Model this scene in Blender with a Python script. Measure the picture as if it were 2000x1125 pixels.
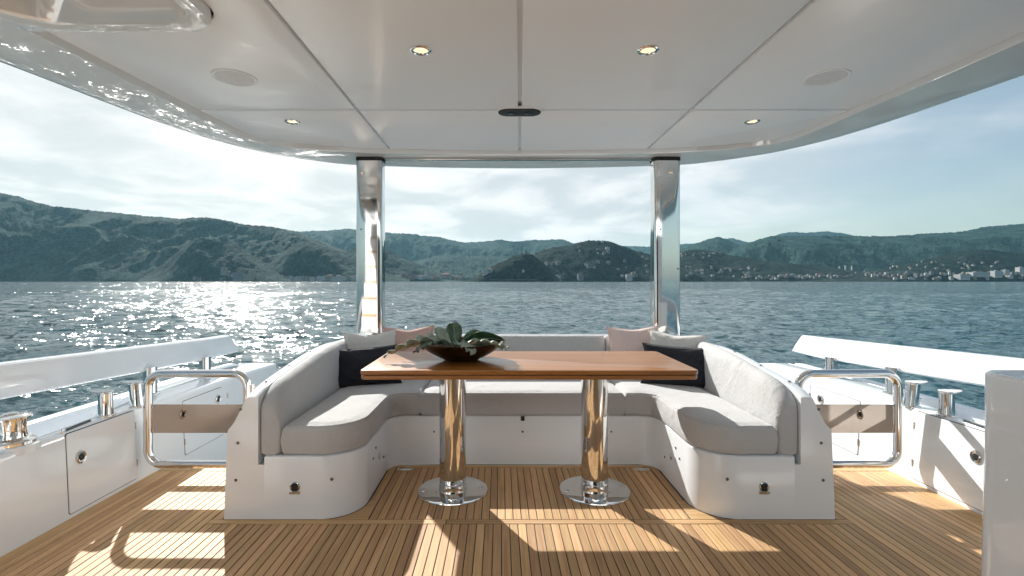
import bpy, bmesh, math, random
import numpy as np
from mathutils import Vector, Matrix

for o in list(bpy.data.objects):
    bpy.data.objects.remove(o)
random.seed(7)
R = math.radians
PI = math.pi
scene = bpy.context.scene
COL = scene.collection

# ------------------------------------------------------------------ camera
CAM = Vector((-0.15, 0.0, 1.2))
F, PX0, PY0 = 970.0, 976.0, 549.0          # focal length and principal point, photo pixels
cam = bpy.data.cameras.new('camera')
cam.sensor_width = 36.0
cam.lens = F / 2000.0 * 36.0
cam.shift_x = (1000.0 - PX0) / 2000.0
cam.shift_y = (PY0 - 562.5) / 2000.0
cam.clip_start = 0.05
cam.clip_end = 60000.0
camo = bpy.data.objects.new('camera', cam)
camo.location = CAM
camo.rotation_euler = (R(90), 0, 0)
COL.objects.link(camo)
scene.camera = camo

# ------------------------------------------------------------------ light
# shadows run (+0.74, -1.385) for each unit of height
SUN_TO = Vector((-0.74, 1.385, 1.0)).normalized()      # towards the sun
SUN_EL = math.asin(SUN_TO.z)
SUN_AZ = math.atan2(SUN_TO.x, SUN_TO.y)                # clockwise from +Y
sun = bpy.data.lights.new('sun', 'SUN')
sun.energy = 2.15
sun.angle = R(0.53)
sun.color = (1.0, 0.955, 0.885)
suno = bpy.data.objects.new('sun', sun)
suno.rotation_euler = (-SUN_TO).to_track_quat('-Z', 'Y').to_euler()
suno.location = (0, 0, 30)
COL.objects.link(suno)

world = bpy.data.worlds.new('World')
scene.world = world
world.use_nodes = True
wn = world.node_tree
wn.nodes.clear()


class NT:
    """small helper to write node trees"""
    def __init__(s, tree):
        s.t = tree

    def n(s, typ, props=None, **inp):
        nd = s.t.nodes.new(typ)
        for k, v in (props or {}).items():
            setattr(nd, k, v)
        for k, v in inp.items():
            key = k.replace('_', ' ')
            if k[0] == 'i' and k[1:].isdigit():
                sock = nd.inputs[int(k[1:])]
            else:
                sock = nd.inputs[key]
            if isinstance(v, bpy.types.NodeSocket):
                s.t.links.new(v, sock)
            else:
                sock.default_value = v
        return nd

    def math(s, op, a, b=0.0, clamp=False):
        nd = s.n('ShaderNodeMath', {'operation': op, 'use_clamp': clamp}, i0=a, i1=b)
        return nd.outputs[0]

    def mix(s, f, a, b, blend='MIX'):
        nd = s.t.nodes.new('ShaderNodeMix')
        nd.data_type = 'RGBA'
        nd.blend_type = blend
        for sock, v in ((nd.inputs[0], f), (nd.inputs[6], a), (nd.inputs[7], b)):
            if isinstance(v, bpy.types.NodeSocket):
                s.t.links.new(v, sock)
            else:
                if sock.type == 'RGBA' and len(v) == 3:
                    v = (*v, 1)
                sock.default_value = v
        return nd.outputs[2]

    def ramp(s, fac, stops, interp='LINEAR'):
        nd = s.t.nodes.new('ShaderNodeValToRGB')
        s.t.links.new(fac, nd.inputs[0])
        cr = nd.color_ramp
        cr.interpolation = interp
        while len(cr.elements) < len(stops):
            cr.elements.new(0.5)
        for e, (p, c) in zip(cr.elements, stops):
            e.position = p
            e.color = (c, c, c, 1) if isinstance(c, (int, float)) else (*c, 1)
        return nd.outputs[0]

    def link(s, a, b):
        s.t.links.new(a, b)


w = NT(wn)
tc = w.n('ShaderNodeTexCoord')
sky = w.n('ShaderNodeTexSky', {'sky_type': 'NISHITA', 'sun_disc': False, 'sun_elevation': SUN_EL,
                               'sun_rotation': SUN_AZ, 'air_density': 1.0, 'dust_density': 1.6,
                               'ozone_density': 1.4, 'altitude': 0.0})
SKY_STRENGTH = 0.105
sep = w.n('ShaderNodeSeparateXYZ', Vector=tc.outputs['Generated'])
zz = w.math('ADD', w.math('MAXIMUM', sep.outputs[2], 0.0), 0.16)
cx = w.math('DIVIDE', sep.outputs[0], zz)
cy = w.math('DIVIDE', sep.outputs[1], zz)
cv = w.n('ShaderNodeCombineXYZ', X=cx, Y=cy, Z=0.0)
n1 = w.n('ShaderNodeTexNoise', {'noise_dimensions': '3D'}, Vector=cv.outputs[0], Scale=0.42, Detail=9.0,
         Roughness=0.56, Distortion=0.7)
n2 = w.n('ShaderNodeTexNoise', {'noise_dimensions': '3D'}, Vector=cv.outputs[0], Scale=1.5, Detail=7.0,
         Roughness=0.55, Distortion=0.4)
# veil of thin cloud, thicker towards the sun's side of the sky
sunside = w.n('ShaderNodeVectorMath', {'operation': 'DOT_PRODUCT'}, i0=tc.outputs['Generated'],
              i1=tuple(SUN_TO)).outputs['Value']
veil = w.ramp(w.math('ADD', n1.outputs[0], w.math('MULTIPLY', w.math('SUBTRACT', sunside, 0.62), 0.62)),
              [(0.26, 0.12), (0.56, 1.0)], 'EASE')
puff = w.ramp(n2.outputs[0], [(0.38, 0.0), (0.62, 1.0)], 'EASE')
# cloud radiance in the units of the sky texture
cloud_col = w.mix(puff, (1.82, 1.97, 2.04), (2.78, 2.77, 2.76))
skytint = w.mix(1.0, sky.outputs[0], (0.375, 0.375, 0.345), "MULTIPLY")
skymix = w.mix(w.math('MULTIPLY', veil, 0.9), skytint, cloud_col)
bg = w.n('ShaderNodeBackground', Color=skymix, Strength=SKY_STRENGTH)
wo = w.n('ShaderNodeOutputWorld')
w.link(bg.outputs[0], wo.inputs[0])

vs = scene.view_settings
vs.view_transform = 'Standard'
vs.look = 'None'
vs.exposure = 1.8
vs.gamma = 1.0
vs.use_curve_mapping = False
scene.render.engine = 'CYCLES'
cy_ = scene.cycles
cy_.max_bounces = 8
cy_.diffuse_bounces = 5
cy_.glossy_bounces = 4
cy_.use_adaptive_sampling = True
cy_.adaptive_threshold = 0.02
cy_.transmission_bounces = 4
cy_.volume_bounces = 1
cy_.sample_clamp_indirect = 6.0
cy_.use_denoising = True
cy_.blur_glossy = 0.3


# ------------------------------------------------------------------ materials
def material(name):
    m = bpy.data.materials.new(name)
    m.use_nodes = True
    t = NT(m.node_tree)
    b = m.node_tree.nodes['Principled BSDF']
    return m, t, b


def setp(t, b, **kw):
    for k, v in kw.items():
        s = b.inputs[k.replace('_', ' ')]
        if isinstance(v, bpy.types.NodeSocket):
            t.link(v, s)
        else:
            if s.type == 'RGBA' and len(v) == 3:
                v = (*v, 1)
            s.default_value = v


def objpos(t):
    return t.n('ShaderNodeTexCoord').outputs['Object']


def bump(t, height, strength=0.2, dist=0.01):
    return t.n('ShaderNodeBump', Height=height, Strength=strength, Distance=dist).outputs[0]


M = {}


def gelcoat(name, col, rough, coat, wav=0.02, coat_ior=1.5):
    m, t, b = material(name)
    p = objpos(t)
    n = t.n('ShaderNodeTexNoise', Vector=p, Scale=1.3, Detail=3.0, Roughness=0.5)
    d = t.n('ShaderNodeTexNoise', Vector=p, Scale=23.0, Detail=6.0, Roughness=0.7)
    c = t.mix(t.ramp(d.outputs[0], [(0.5, 0.0), (0.95, 0.10)]), col, tuple(x * 0.86 for x in col))
    setp(t, b, Base_Color=c, Roughness=t.math('MULTIPLY_ADD', d.outputs[0], 0.08), Coat_Weight=coat,
         Coat_Roughness=0.015, Coat_IOR=coat_ior)
    ra = t.n('ShaderNodeMath', {'operation': 'MULTIPLY_ADD'}, i0=d.outputs[0], i1=0.08, i2=rough)
    t.link(ra.outputs[0], b.inputs['Roughness'])
    bn = bump(t, n.outputs[0], wav, 0.05)
    t.link(bn, b.inputs['Normal'])
    t.link(bn, b.inputs['Coat Normal'])
    M[name] = m


gelcoat('gelcoat', (0.85, 0.89, 0.93), 0.18, 0.55)
gelcoat('gelcoat_rim', (0.89, 0.89, 0.885), 0.10, 1.0, 0.012, 2.4)
gelcoat('ceiling_white', (0.88, 0.925, 0.965), 0.26, 0.15, 0.01)
gelcoat('hatch_grey', (0.42, 0.41, 0.40), 0.25, 0.2)

m, t, b = material('chrome')
p = objpos(t)
n = t.n('ShaderNodeTexNoise', Vector=p, Scale=9.0, Detail=5.0, Roughness=0.6)
ra = t.n('ShaderNodeMath', {'operation': 'MULTIPLY_ADD'}, i0=n.outputs[0], i1=0.07, i2=0.015)
setp(t, b, Base_Color=(0.74, 0.73, 0.71), Metallic=1.0, Roughness=ra.outputs[0])
M['chrome'] = m

m, t, b = material('brushed_steel')
setp(t, b, Base_Color=(0.66, 0.63, 0.60), Metallic=1.0, Roughness=0.16)
M['steel'] = m
m, t, b = material('mirror_reflected_tint')
setp(t, b, Base_Color=(0.52, 0.445, 0.385), Metallic=1.0, Roughness=0.03)  # polished steel; the brown it mirrors is put into the base colour
M['mirror_reflected_tint'] = m
m, t, b = material('dark_steel')
setp(t, b, Base_Color=(0.16, 0.155, 0.15), Metallic=1.0, Roughness=0.3)
M['dark_steel'] = m


def plain(name, col, rough=0.5, metallic=0.0, coat=0.0):
    m, t, b = material(name)
    p = objpos(t)
    n = t.n('ShaderNodeTexNoise', Vector=p, Scale=40.0, Detail=3.0)
    c = t.mix(n.outputs[0], tuple(x * 0.85 for x in col), tuple(min(1, x * 1.12) for x in col))
    setp(t, b, Base_Color=c, Roughness=rough, Metallic=metallic, Coat_Weight=coat)
    M[name] = m


plain('black_rubber', (0.012, 0.012, 0.013), 0.55)
plain('dark_gap', (0.035, 0.034, 0.033), 0.7)
plain('caulk', (0.028, 0.021, 0.016), 0.6)
plain('grille', (0.66, 0.69, 0.72), 0.6)
plain('glass_dark', (0.02, 0.023, 0.025), 0.04)


def fabric(name, col, scale=420.0, strength=0.25, sheen=0.15, fold=0.35):
    m, t, b = material(name)
    p = objpos(t)
    wv = t.n('ShaderNodeTexVoronoi', Vector=p, Scale=scale)
    big = t.n('ShaderNodeTexNoise', Vector=p, Scale=4.5, Detail=4.0, Roughness=0.55, Distortion=0.6)
    mel = t.n('ShaderNodeTexNoise', Vector=p, Scale=160.0, Detail=3.0)
    c = t.mix(mel.outputs[0], tuple(x * 0.88 for x in col), tuple(min(1, x * 1.1) for x in col))
    setp(t, b, Base_Color=c, Roughness=0.88, Sheen_Weight=sheen, Sheen_Roughness=0.5)
    cr = t.n('ShaderNodeTexNoise', Vector=p, Scale=13.0, Detail=3.0, Roughness=0.5, Distortion=1.6)
    hsum = t.math('ADD', big.outputs[0], t.math('MULTIPLY', t.math('ABSOLUTE', t.math('SUBTRACT', cr.outputs[0], 0.5)), 0.35))
    b1 = t.n('ShaderNodeBump', Height=hsum, Strength=fold, Distance=0.03)
    b2 = t.n('ShaderNodeBump', Height=wv.outputs[0], Strength=strength, Distance=0.002, Normal=b1.outputs[0])
    t.link(b2.outputs[0], b.inputs['Normal'])
    M[name] = m


fabric('sofa_fabric', (0.52, 0.53, 0.54), fold=0.5)
fabric('navy_fabric', (0.012, 0.014, 0.024), fold=0.5)
fabric('white_fabric', (0.72, 0.71, 0.68), fold=0.6)
fabric('pink_fabric', (0.64, 0.43, 0.385), fold=0.5)
fabric('blush_fabric', (0.78, 0.62, 0.58), fold=0.5)


def wood(name, dark, mid, light, rough, coat, along='Y', ringscale=1.0, bumpst=0.15, vary=True):
    m, t, b = material(name)
    p = objpos(t)
    oi = t.n('ShaderNodeObjectInfo')
    off = t.n('ShaderNodeVectorMath', {'operation': 'SCALE'}, i0=(13.1, 7.7, 3.3), Scale=t.math('MULTIPLY', oi.outputs['Random'], 40.0))
    add = t.n('ShaderNodeVectorMath', {'operation': 'ADD'}, i0=p, i1=off.outputs[0])
    sc = (1.0, 26.0, 26.0) if along == 'X' else (26.0, 1.0, 26.0)
    mp = t.n('ShaderNodeMapping', Vector=add.outputs[0], Scale=tuple(s * ringscale for s in sc))
    g1 = t.n('ShaderNodeTexNoise', Vector=mp.outputs[0], Scale=1.6, Detail=8.0, Roughness=0.65, Distortion=0.8)
    g2 = t.n('ShaderNodeTexNoise', Vector=mp.outputs[0], Scale=9.0, Detail=4.0, Roughness=0.7)
    stain = t.n('ShaderNodeTexNoise', Vector=p, Scale=2.2, Detail=4.0, Roughness=0.6)
    c = t.ramp(g1.outputs[0], [(0.25, dark), (0.5, mid), (0.75, light)])
    c = t.mix(t.ramp(g2.outputs[0], [(0.45, 0.0), (0.75, 0.4)]), c, dark)
    c = t.mix(t.ramp(stain.outputs[0], [(0.5, 0.0), (0.75, 0.25)]), c, tuple(x * 0.7 for x in mid))
    if vary:
        hs = t.n('ShaderNodeHueSaturation', Hue=t.math('MULTIPLY_ADD', oi.outputs['Random'], 0.012),
                 Saturation=0.95, Color=c)
        h = t.n('ShaderNodeMapRange', Value=oi.outputs['Random'], i3=0.494, i4=0.506)
        v = t.n('ShaderNodeMapRange', Value=t.math('FRACT', t.math('MULTIPLY', oi.outputs['Random'], 37.7)), i3=0.76, i4=1.15)
        t.link(h.outputs[0], hs.inputs['Hue'])
        t.link(v.outputs[0], hs.inputs['Value'])
        c = hs.outputs[0]
    setp(t, b, Base_Color=c, Roughness=rough, Coat_Weight=coat, Coat_Roughness=0.08)
    if bumpst:
        t.link(bump(t, g2.outputs[0], bumpst, 0.002), b.inputs['Normal'])
    M[name] = m


wood('teak', (0.39, 0.21, 0.075), (0.61, 0.365, 0.16), (0.71, 0.46, 0.23), 0.62, 0.0)
wood('teak_cross', (0.39, 0.21, 0.075), (0.61, 0.365, 0.16), (0.71, 0.46, 0.23), 0.62, 0.0, along='X')
wood('table_wood', (0.20, 0.070, 0.012), (0.38, 0.145, 0.028), (0.50, 0.215, 0.052), 0.34, 0.35, along='X',
     ringscale=0.7, bumpst=0.0, vary=False)

m, t, b = material('bronze_bowl')
p = objpos(t)
n = t.n('ShaderNodeTexNoise', Vector=p, Scale=8.0, Detail=6.0, Roughness=0.65)
c = t.ramp(n.outputs[0], [(0.3, (0.016, 0.010, 0.007)), (0.55, (0.085, 0.050, 0.031)), (0.8, (0.19, 0.12, 0.078))])
setp(t, b, Base_Color=c, Metallic=0.75, Roughness=0.30)
M['bronze'] = m

m, t, b = material('leaf_green')
p = objpos(t)
n = t.n('ShaderNodeTexNoise', Vector=p, Scale=22.0, Detail=5.0, Roughness=0.6)
c = t.ramp(n.outputs[0], [(0.3, (0.018, 0.055, 0.028)), (0.55, (0.05, 0.11, 0.055)), (0.8, (0.16, 0.21, 0.12))])
setp(t, b, Base_Color=c, Roughness=0.35, Coat_Weight=0.25)
M['leaf'] = m
m, t, b = material('leaf_pale_sheen')
p = objpos(t)
n = t.n('ShaderNodeTexNoise', Vector=p, Scale=26.0, Detail=5.0, Roughness=0.6)
c = t.ramp(n.outputs[0], [(0.3, (0.16, 0.21, 0.16)), (0.6, (0.36, 0.42, 0.34)), (0.85, (0.55, 0.56, 0.45))])  # pale leaf green with the sheen of light put into the colour
setp(t, b, Base_Color=c, Roughness=0.45)
M['leaf_pale_sheen'] = m

m, t, b = material('lamp_glow')
setp(t, b, Base_Color=(0.8, 0.7, 0.55), Emission_Color=(1.0, 0.74, 0.46), Emission_Strength=0.32, Roughness=0.2)
M['glow'] = m

# sea
m, t, b = material('sea_water')
p = t.n('ShaderNodeNewGeometry').outputs['Position']
mp = t.n('ShaderNodeMapping', Vector=p, Rotation=(0, 0, R(24)), Scale=(0.62, 1.0, 1.0))
na = t.n('ShaderNodeTexNoise', Vector=mp.outputs[0], Scale=1.5, Detail=3.0, Roughness=0.55)
nb = t.n('ShaderNodeTexNoise', Vector=mp.outputs[0], Scale=7.0, Detail=3.0, Roughness=0.6)
nc = t.n('ShaderNodeTexNoise', Vector=mp.outputs[0], Scale=0.02, Detail=5.0, Roughness=0.62)
va = t.n('ShaderNodeVectorMath', {'operation': 'SUBTRACT'}, i0=na.outputs['Color'], i1=(0.5, 0.5, 0.5))
vb = t.n('ShaderNodeVectorMath', {'operation': 'SUBTRACT'}, i0=nb.outputs['Color'], i1=(0.5, 0.5, 0.5))
sa = t.n('ShaderNodeVectorMath', {'operation': 'MULTIPLY'}, i0=va.outputs[0], i1=(1.65, 1.65, 0.0))
sb = t.n('ShaderNodeVectorMath', {'operation': 'MULTIPLY'}, i0=vb.outputs[0], i1=(1.2, 1.2, 0.0))
gust = t.n('ShaderNodeMapRange', Value=nc.outputs[0], i1=0.35, i2=0.65, i3=0.55, i4=1.2)
sm = t.n('ShaderNodeVectorMath', {'operation': 'ADD'}, i0=sa.outputs[0], i1=sb.outputs[0])
sg = t.n('ShaderNodeVectorMath', {'operation': 'SCALE'}, i0=sm.outputs[0], Scale=gust.outputs[0])
gn = t.n('ShaderNodeNewGeometry').outputs['Normal']
ad = t.n('ShaderNodeVectorMath', {'operation': 'ADD'}, i0=gn, i1=sg.outputs[0])
nn = t.n('ShaderNodeVectorMath', {'operation': 'NORMALIZE'}, i0=ad.outputs[0])
setp(t, b, Base_Color=(0.006, 0.056, 0.072), Roughness=0.10, IOR=1.333, Normal=nn.outputs[0])
M['sea'] = m


def hillmat(name, cols, rock=0.0):
    m, t, b = material(name)
    p = t.n('ShaderNodeNewGeometry').outputs['Position']
    v = t.n('ShaderNodeTexVoronoi', Vector=p, Scale=0.075)
    n = t.n('ShaderNodeTexNoise', Vector=p, Scale=0.011, Detail=8.0, Roughness=0.65)
    f = t.n('ShaderNodeTexNoise', Vector=p, Scale=0.06, Detail=5.0, Roughness=0.7)
    k = t.n('ShaderNodeTexNoise', Vector=p, Scale=0.004, Detail=5.0, Roughness=0.6)
    c = t.ramp(t.math('MULTIPLY', t.math('ADD', n.outputs[0], f.outputs[0]), 0.5),
               [(0.40, cols[0]), (0.5, cols[1]), (0.60, cols[2])])
    if rock:
        sep = t.n('ShaderNodeSeparateXYZ', Vector=p)
        low = t.n('ShaderNodeMapRange', Value=sep.outputs[2], i1=20.0, i2=190.0, i3=1.0, i4=0.0)
        rk = t.math('MULTIPLY', t.ramp(k.outputs[0], [(0.5, 0.0), (0.6, 1.0)]), low.outputs[0])
        c = t.mix(t.math('MULTIPLY', rk, rock), c, (0.10, 0.125, 0.12))
    setp(t, b, Base_Color=c, Roughness=0.95, Specular_IOR_Level=0.045, Specular_Tint=(0.45, 0.86, 0.80))
    b1 = t.n('ShaderNodeBump', {'invert': True}, Height=v.outputs['Distance'], Strength=0.9, Distance=8.0)
    b2 = t.n('ShaderNodeBump', Height=f.outputs[0], Strength=0.9, Distance=22.0, Normal=b1.outputs[0])
    t.link(b2.outputs[0], b.inputs['Normal'])
    M[name] = m


hillmat('hill_green', ((0.004, 0.016, 0.016), (0.019, 0.048, 0.043), (0.060, 0.115, 0.090)), 0.35)
hillmat('hill_dark', ((0.004, 0.011, 0.011), (0.011, 0.024, 0.022), (0.032, 0.056, 0.046)), 0.3)


def housemat(name, col):
    plain(name, col, 0.85)


HOUSE_WALLS = [('wall_white', (0.46, 0.46, 0.45)), ('wall_cream', (0.31, 0.28, 0.22)), ('wall_ochre', (0.30, 0.20, 0.10)),
               ('wall_pink', (0.30, 0.19, 0.155)), ('wall_grey', (0.20, 0.205, 0.21))]
for nme, c in HOUSE_WALLS:
    housemat(nme, c)
housemat('roof_tile', (0.17, 0.085, 0.055))
housemat('roof_flat', (0.22, 0.215, 0.21))
housemat('stone_old', (0.14, 0.13, 0.11))


# ------------------------------------------------------------------ mesh helpers
class MB:
    def __init__(s):
        s.v, s.f, s.mi = [], [], []

    def add(s, vs, fs, mi=0):
        o = len(s.v)
        s.v += [tuple(p) for p in vs]
        s.f += [tuple(i + o for i in f) for f in fs]
        s.mi += [mi] * len(fs)

    def box(s, x0, x1, y0, y1, z0, z1, mi=0):
        s.add([(x0, y0, z0), (x1, y0, z0), (x1, y1, z0), (x0, y1, z0), (x0, y0, z1), (x1, y0, z1), (x1, y1, z1), (x0, y1, z1)],
              [(3, 2, 1, 0), (4, 5, 6, 7), (0, 1, 5, 4), (1, 2, 6, 5), (2, 3, 7, 6), (3, 0, 4, 7)], mi)

    def rings(s, rings, cap=True, closed=True, mi=0, loop=False):
        n = len(rings[0])
        vs = [p for r in rings for p in r]
        fs = []
        k = len(rings)
        for i in range(k if loop else k - 1):
            a, c = i * n, ((i + 1) % k) * n
            for j in range(n if closed else n - 1):
                j2 = (j + 1) % n
                fs.append((a + j, a + j2, c + j2, c + j))
        if cap and not loop and closed:
            fs.append(tuple(range(n - 1, -1, -1)))
            fs.append(tuple((k - 1) * n + j for j in range(n)))
        s.add(vs, fs, mi)

    def tube(s, path, rad, seg=14, loop=False, mi=0):
        P = [Vector(p) for p in path]
        n = len(P)
        up = None
        rings = []
        for i, p in enumerate(P):
            if loop:
                d = (P[(i + 1) % n] - P[i - 1]).normalized()
            else:
                d = (P[min(i + 1, n - 1)] - P[max(i - 1, 0)]).normalized()
            if up is None:
                up = Vector((0, 0, 1)) if abs(d.z) < 0.9 else Vector((0, 1, 0))
            u = (up - d * up.dot(d)).normalized()
            up = u
            v = d.cross(u)
            r = rad[i] if isinstance(rad, (list, tuple)) else rad
            rings.append([p + (u * math.cos(2 * PI * k / seg) + v * math.sin(2 * PI * k / seg)) * r for k in range(seg)])
        s.rings(rings, loop=loop, mi=mi)

    def lathe(s, prof, cx=0, cy=0, cz=0, seg=40, sx=1.0, sy=1.0, mi=0):
        rings = [[(cx + r * sx * math.cos(2 * PI * k / seg), cy + r * sy * math.sin(2 * PI * k / seg), cz + z) for k in range(seg)] for r, z in prof]
        s.rings(rings, mi=mi)

    def prism(s, poly, z0, z1, mi=0):
        n = len(poly)
        s.add([(x, y, z0) for x, y in poly] + [(x, y, z1) for x, y in poly],
              [tuple(range(n - 1, -1, -1)), tuple(range(n, 2 * n))] + [(i, (i + 1) % n, n + (i + 1) % n, n + i) for i in range(n)], mi)

    def mesh(s, name, mats, smooth=35, bevel=0.0, seg=2):
        me = bpy.data.meshes.new(name)
        me.from_pydata(s.v, [], s.f)
        for m_ in (mats if isinstance(mats, (list, tuple)) else [mats]):
            me.materials.append(M[m_] if isinstance(m_, str) else m_)
        me.polygons.foreach_set('material_index', s.mi)
        bm = bmesh.new()
        bm.from_mesh(me)
        bmesh.ops.remove_doubles(bm, verts=bm.verts, dist=1e-6)
        bmesh.ops.recalc_face_normals(bm, faces=bm.faces)
        if bevel:
            es = [e for e in bm.edges if len(e.link_faces) == 2 and e.calc_face_angle(0) > R(30)]
            bmesh.ops.bevel(bm, geom=es, offset=bevel, segments=seg, profile=0.5, affect='EDGES', clamp_overlap=True)
        bm.to_mesh(me)
        bm.free()
        if smooth:
            me.polygons.foreach_set('use_smooth', [True] * len(me.polygons))
            me.set_sharp_from_angle(angle=R(smooth))
        return me

    def build(s, name, mats, parent=None, **kw):
        return link(name, s.mesh(name, mats, **kw), parent)


def link(name, me, parent=None):
    o = bpy.data.objects.new(name, me)
    COL.objects.link(o)
    if parent is not None:
        o.parent = parent
    return o


def tag(o, label=None, cat=None, group=None, kind=None):
    if label:
        o['label'] = label
    if cat:
        o['category'] = cat
    if group:
        o['group'] = group
    if kind:
        o['kind'] = kind
    return o


def thing(name, label, cat, loc=(0, 0, 0), group=None):
    o = link(name, None)
    o.location = loc
    o.empty_display_size = 0.1
    return tag(o, label, cat, group)


def bx(name, mat, parent, x0, x1, y0, y1, z0, z1, bevel=0.004, seg=2):
    q = MB()
    q.box(x0, x1, y0, y1, z0, z1)
    return q.build(name, mat, parent, bevel=bevel, seg=seg)


def arc(cx, cy, r, a0, a1, n=10):
    return [(cx + r * math.cos(R(a0 + (a1 - a0) * i / n)), cy + r * math.sin(R(a0 + (a1 - a0) * i / n))) for i in range(n + 1)]


def catmull(pts, n=8):
    P = [np.array(p, float) for p in pts]
    P = [2 * P[0] - P[1]] + P + [2 * P[-1] - P[-2]]
    out = []
    for i in range(1, len(P) - 2):
        for k in range(n):
            u = k / n
            a, b_, c, d = P[i - 1], P[i], P[i + 1], P[i + 2]
            out.append(tuple(0.5 * ((2 * b_) + (-a + c) * u + (2 * a - 5 * b_ + 4 * c - d) * u * u + (-a + 3 * b_ - 3 * c + d) * u ** 3)))
    out.append(tuple(P[-2]))
    return out


def resample(pts, n):
    P = np.array(pts, float)
    s = np.concatenate([[0], np.cumsum(np.linalg.norm(np.diff(P, axis=0), axis=1))])
    q = np.linspace(0, s[-1], n)
    return [tuple(np.interp(u, s, P[:, k]) for k in range(P.shape[1])) for u in q]


def clip(poly, a, b_, c):
    """keep a*x + b*y <= c of a convex polygon"""
    out = []
    n = len(poly)
    for i in range(n):
        p, q = poly[i], poly[(i + 1) % n]
        dp, dq = a * p[0] + b_ * p[1] - c, a * q[0] + b_ * q[1] - c
        if dp <= 0:
            out.append(p)
        if dp * dq < 0:
            u = dp / (dp - dq)
            out.append((p[0] + (q[0] - p[0]) * u, p[1] + (q[1] - p[1]) * u))
    return out


def vnoise(x, y, seed=0):
    """smooth value noise on numpy arrays, -1..1"""
    xi, yi = np.floor(x).astype(np.int64), np.floor(y).astype(np.int64)
    fx, fy = x - xi, y - yi
    fx, fy = fx * fx * fx * (fx * (fx * 6 - 15) + 10), fy * fy * fy * (fy * (fy * 6 - 15) + 10)

    def h(a, b_):
        k = (a * 374761393 + b_ * 668265263 + seed * 974634877) & 0x7fffffff
        k = ((k ^ (k >> 13)) * 1274126177) & 0x7fffffff
        return ((k ^ (k >> 16)) & 0xffff) / 32767.5 - 1.0
    return (h(xi, yi) * (1 - fx) + h(xi + 1, yi) * fx) * (1 - fy) + (h(xi, yi + 1) * (1 - fx) + h(xi + 1, yi + 1) * fx) * fy


def fbm(x, y, octv=5, seed=0, ridged=False):
    a, s, tot = 1.0, 0.0, 0.0
    for k in range(octv):
        v = vnoise(x * 2 ** k + 17.3 * k, y * 2 ** k - 9.1 * k, seed + k)
        s = s + a * ((1 - 2 * np.abs(v)) if ridged else v)
        tot += a
        a *= 0.5
    return s / tot


def npmesh(name, V, Q, mats, smooth=True):
    me = bpy.data.meshes.new(name)
    me.vertices.add(len(V))
    me.vertices.foreach_set('co', V.astype(np.float32).ravel())
    me.loops.add(Q.size)
    me.loops.foreach_set('vertex_index', Q.astype(np.int32).ravel())
    me.polygons.add(len(Q))
    me.polygons.foreach_set('loop_start', np.arange(0, Q.size, 4, dtype=np.int32))
    me.polygons.foreach_set('loop_total', np.full(len(Q), 4, dtype=np.int32))
    me.polygons.foreach_set('use_smooth', [smooth] * len(Q))
    for m_ in mats:
        me.materials.append(M[m_])
    me.update(calc_edges=True)
    me.validate()
    return me


def gridquads(nr, nc, wrap=False):
    i, j = np.meshgrid(np.arange(nr - 1), np.arange(nc if wrap else nc - 1), indexing='ij')
    j2 = (j + 1) % nc
    return np.stack([i * nc + j, i * nc + j2, (i + 1) * nc + j2, (i + 1) * nc + j], -1).reshape(-1, 4)


SEA_Z = -1.6
HW = 2.32          # half width of the deck between the bulwarks

# ================================================================== SEA
def build_sea():
    ang = np.concatenate([np.radians(np.linspace(-62, 62, 760, endpoint=False)), np.radians(np.linspace(62, 298, 250, endpoint=False))])
    rad = np.concatenate([[1.5], np.geomspace(5.0, 400, 420), np.geomspace(410, 14000, 90)])
    A, Rr = np.meshgrid(ang, rad)
    X, Y = CAM.x + np.sin(A) * Rr, np.cos(A) * Rr
    Z = np.zeros_like(X)
    rng = np.random.RandomState(3)
    dr = np.gradient(rad)[:, None] * np.ones_like(A)
    sp = np.maximum(dr * 0.9, Rr * 0.0030)
    for k in range(84):
        lam = 0.42 * (9.0 / 0.42) ** (k / 83.0)
        th = R(-62) + rng.randn() * 0.55
        amp = 0.0062 * lam ** 0.80 * (0.6 + 0.8 * rng.rand())
        kk = 2 * PI / lam
        damp = np.clip((lam / sp - 2.2) / 2.5, 0, 1)
        ph = kk * (X * math.cos(th) + Y * math.sin(th)) + rng.rand() * 2 * PI
        Z += amp * damp * (np.sin(ph) + 0.22 * np.cos(2 * ph))
    mod = 0.75 + 0.45 * fbm(X / 35.0, Y / 35.0, 3, 5)
    Z *= mod * np.clip((Rr - 3) / 4, 0.2, 1)
    V = np.stack([X, Y, Z + SEA_Z], -1).reshape(-1, 3)
    Q = gridquads(len(rad), len(ang), True)
    o = link('sea', npmesh('sea', V, Q[:, ::-1], ['sea']))
    tag(o, kind='structure')


build_sea()

# ================================================================== HILLS
RIDGES = {}


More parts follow.
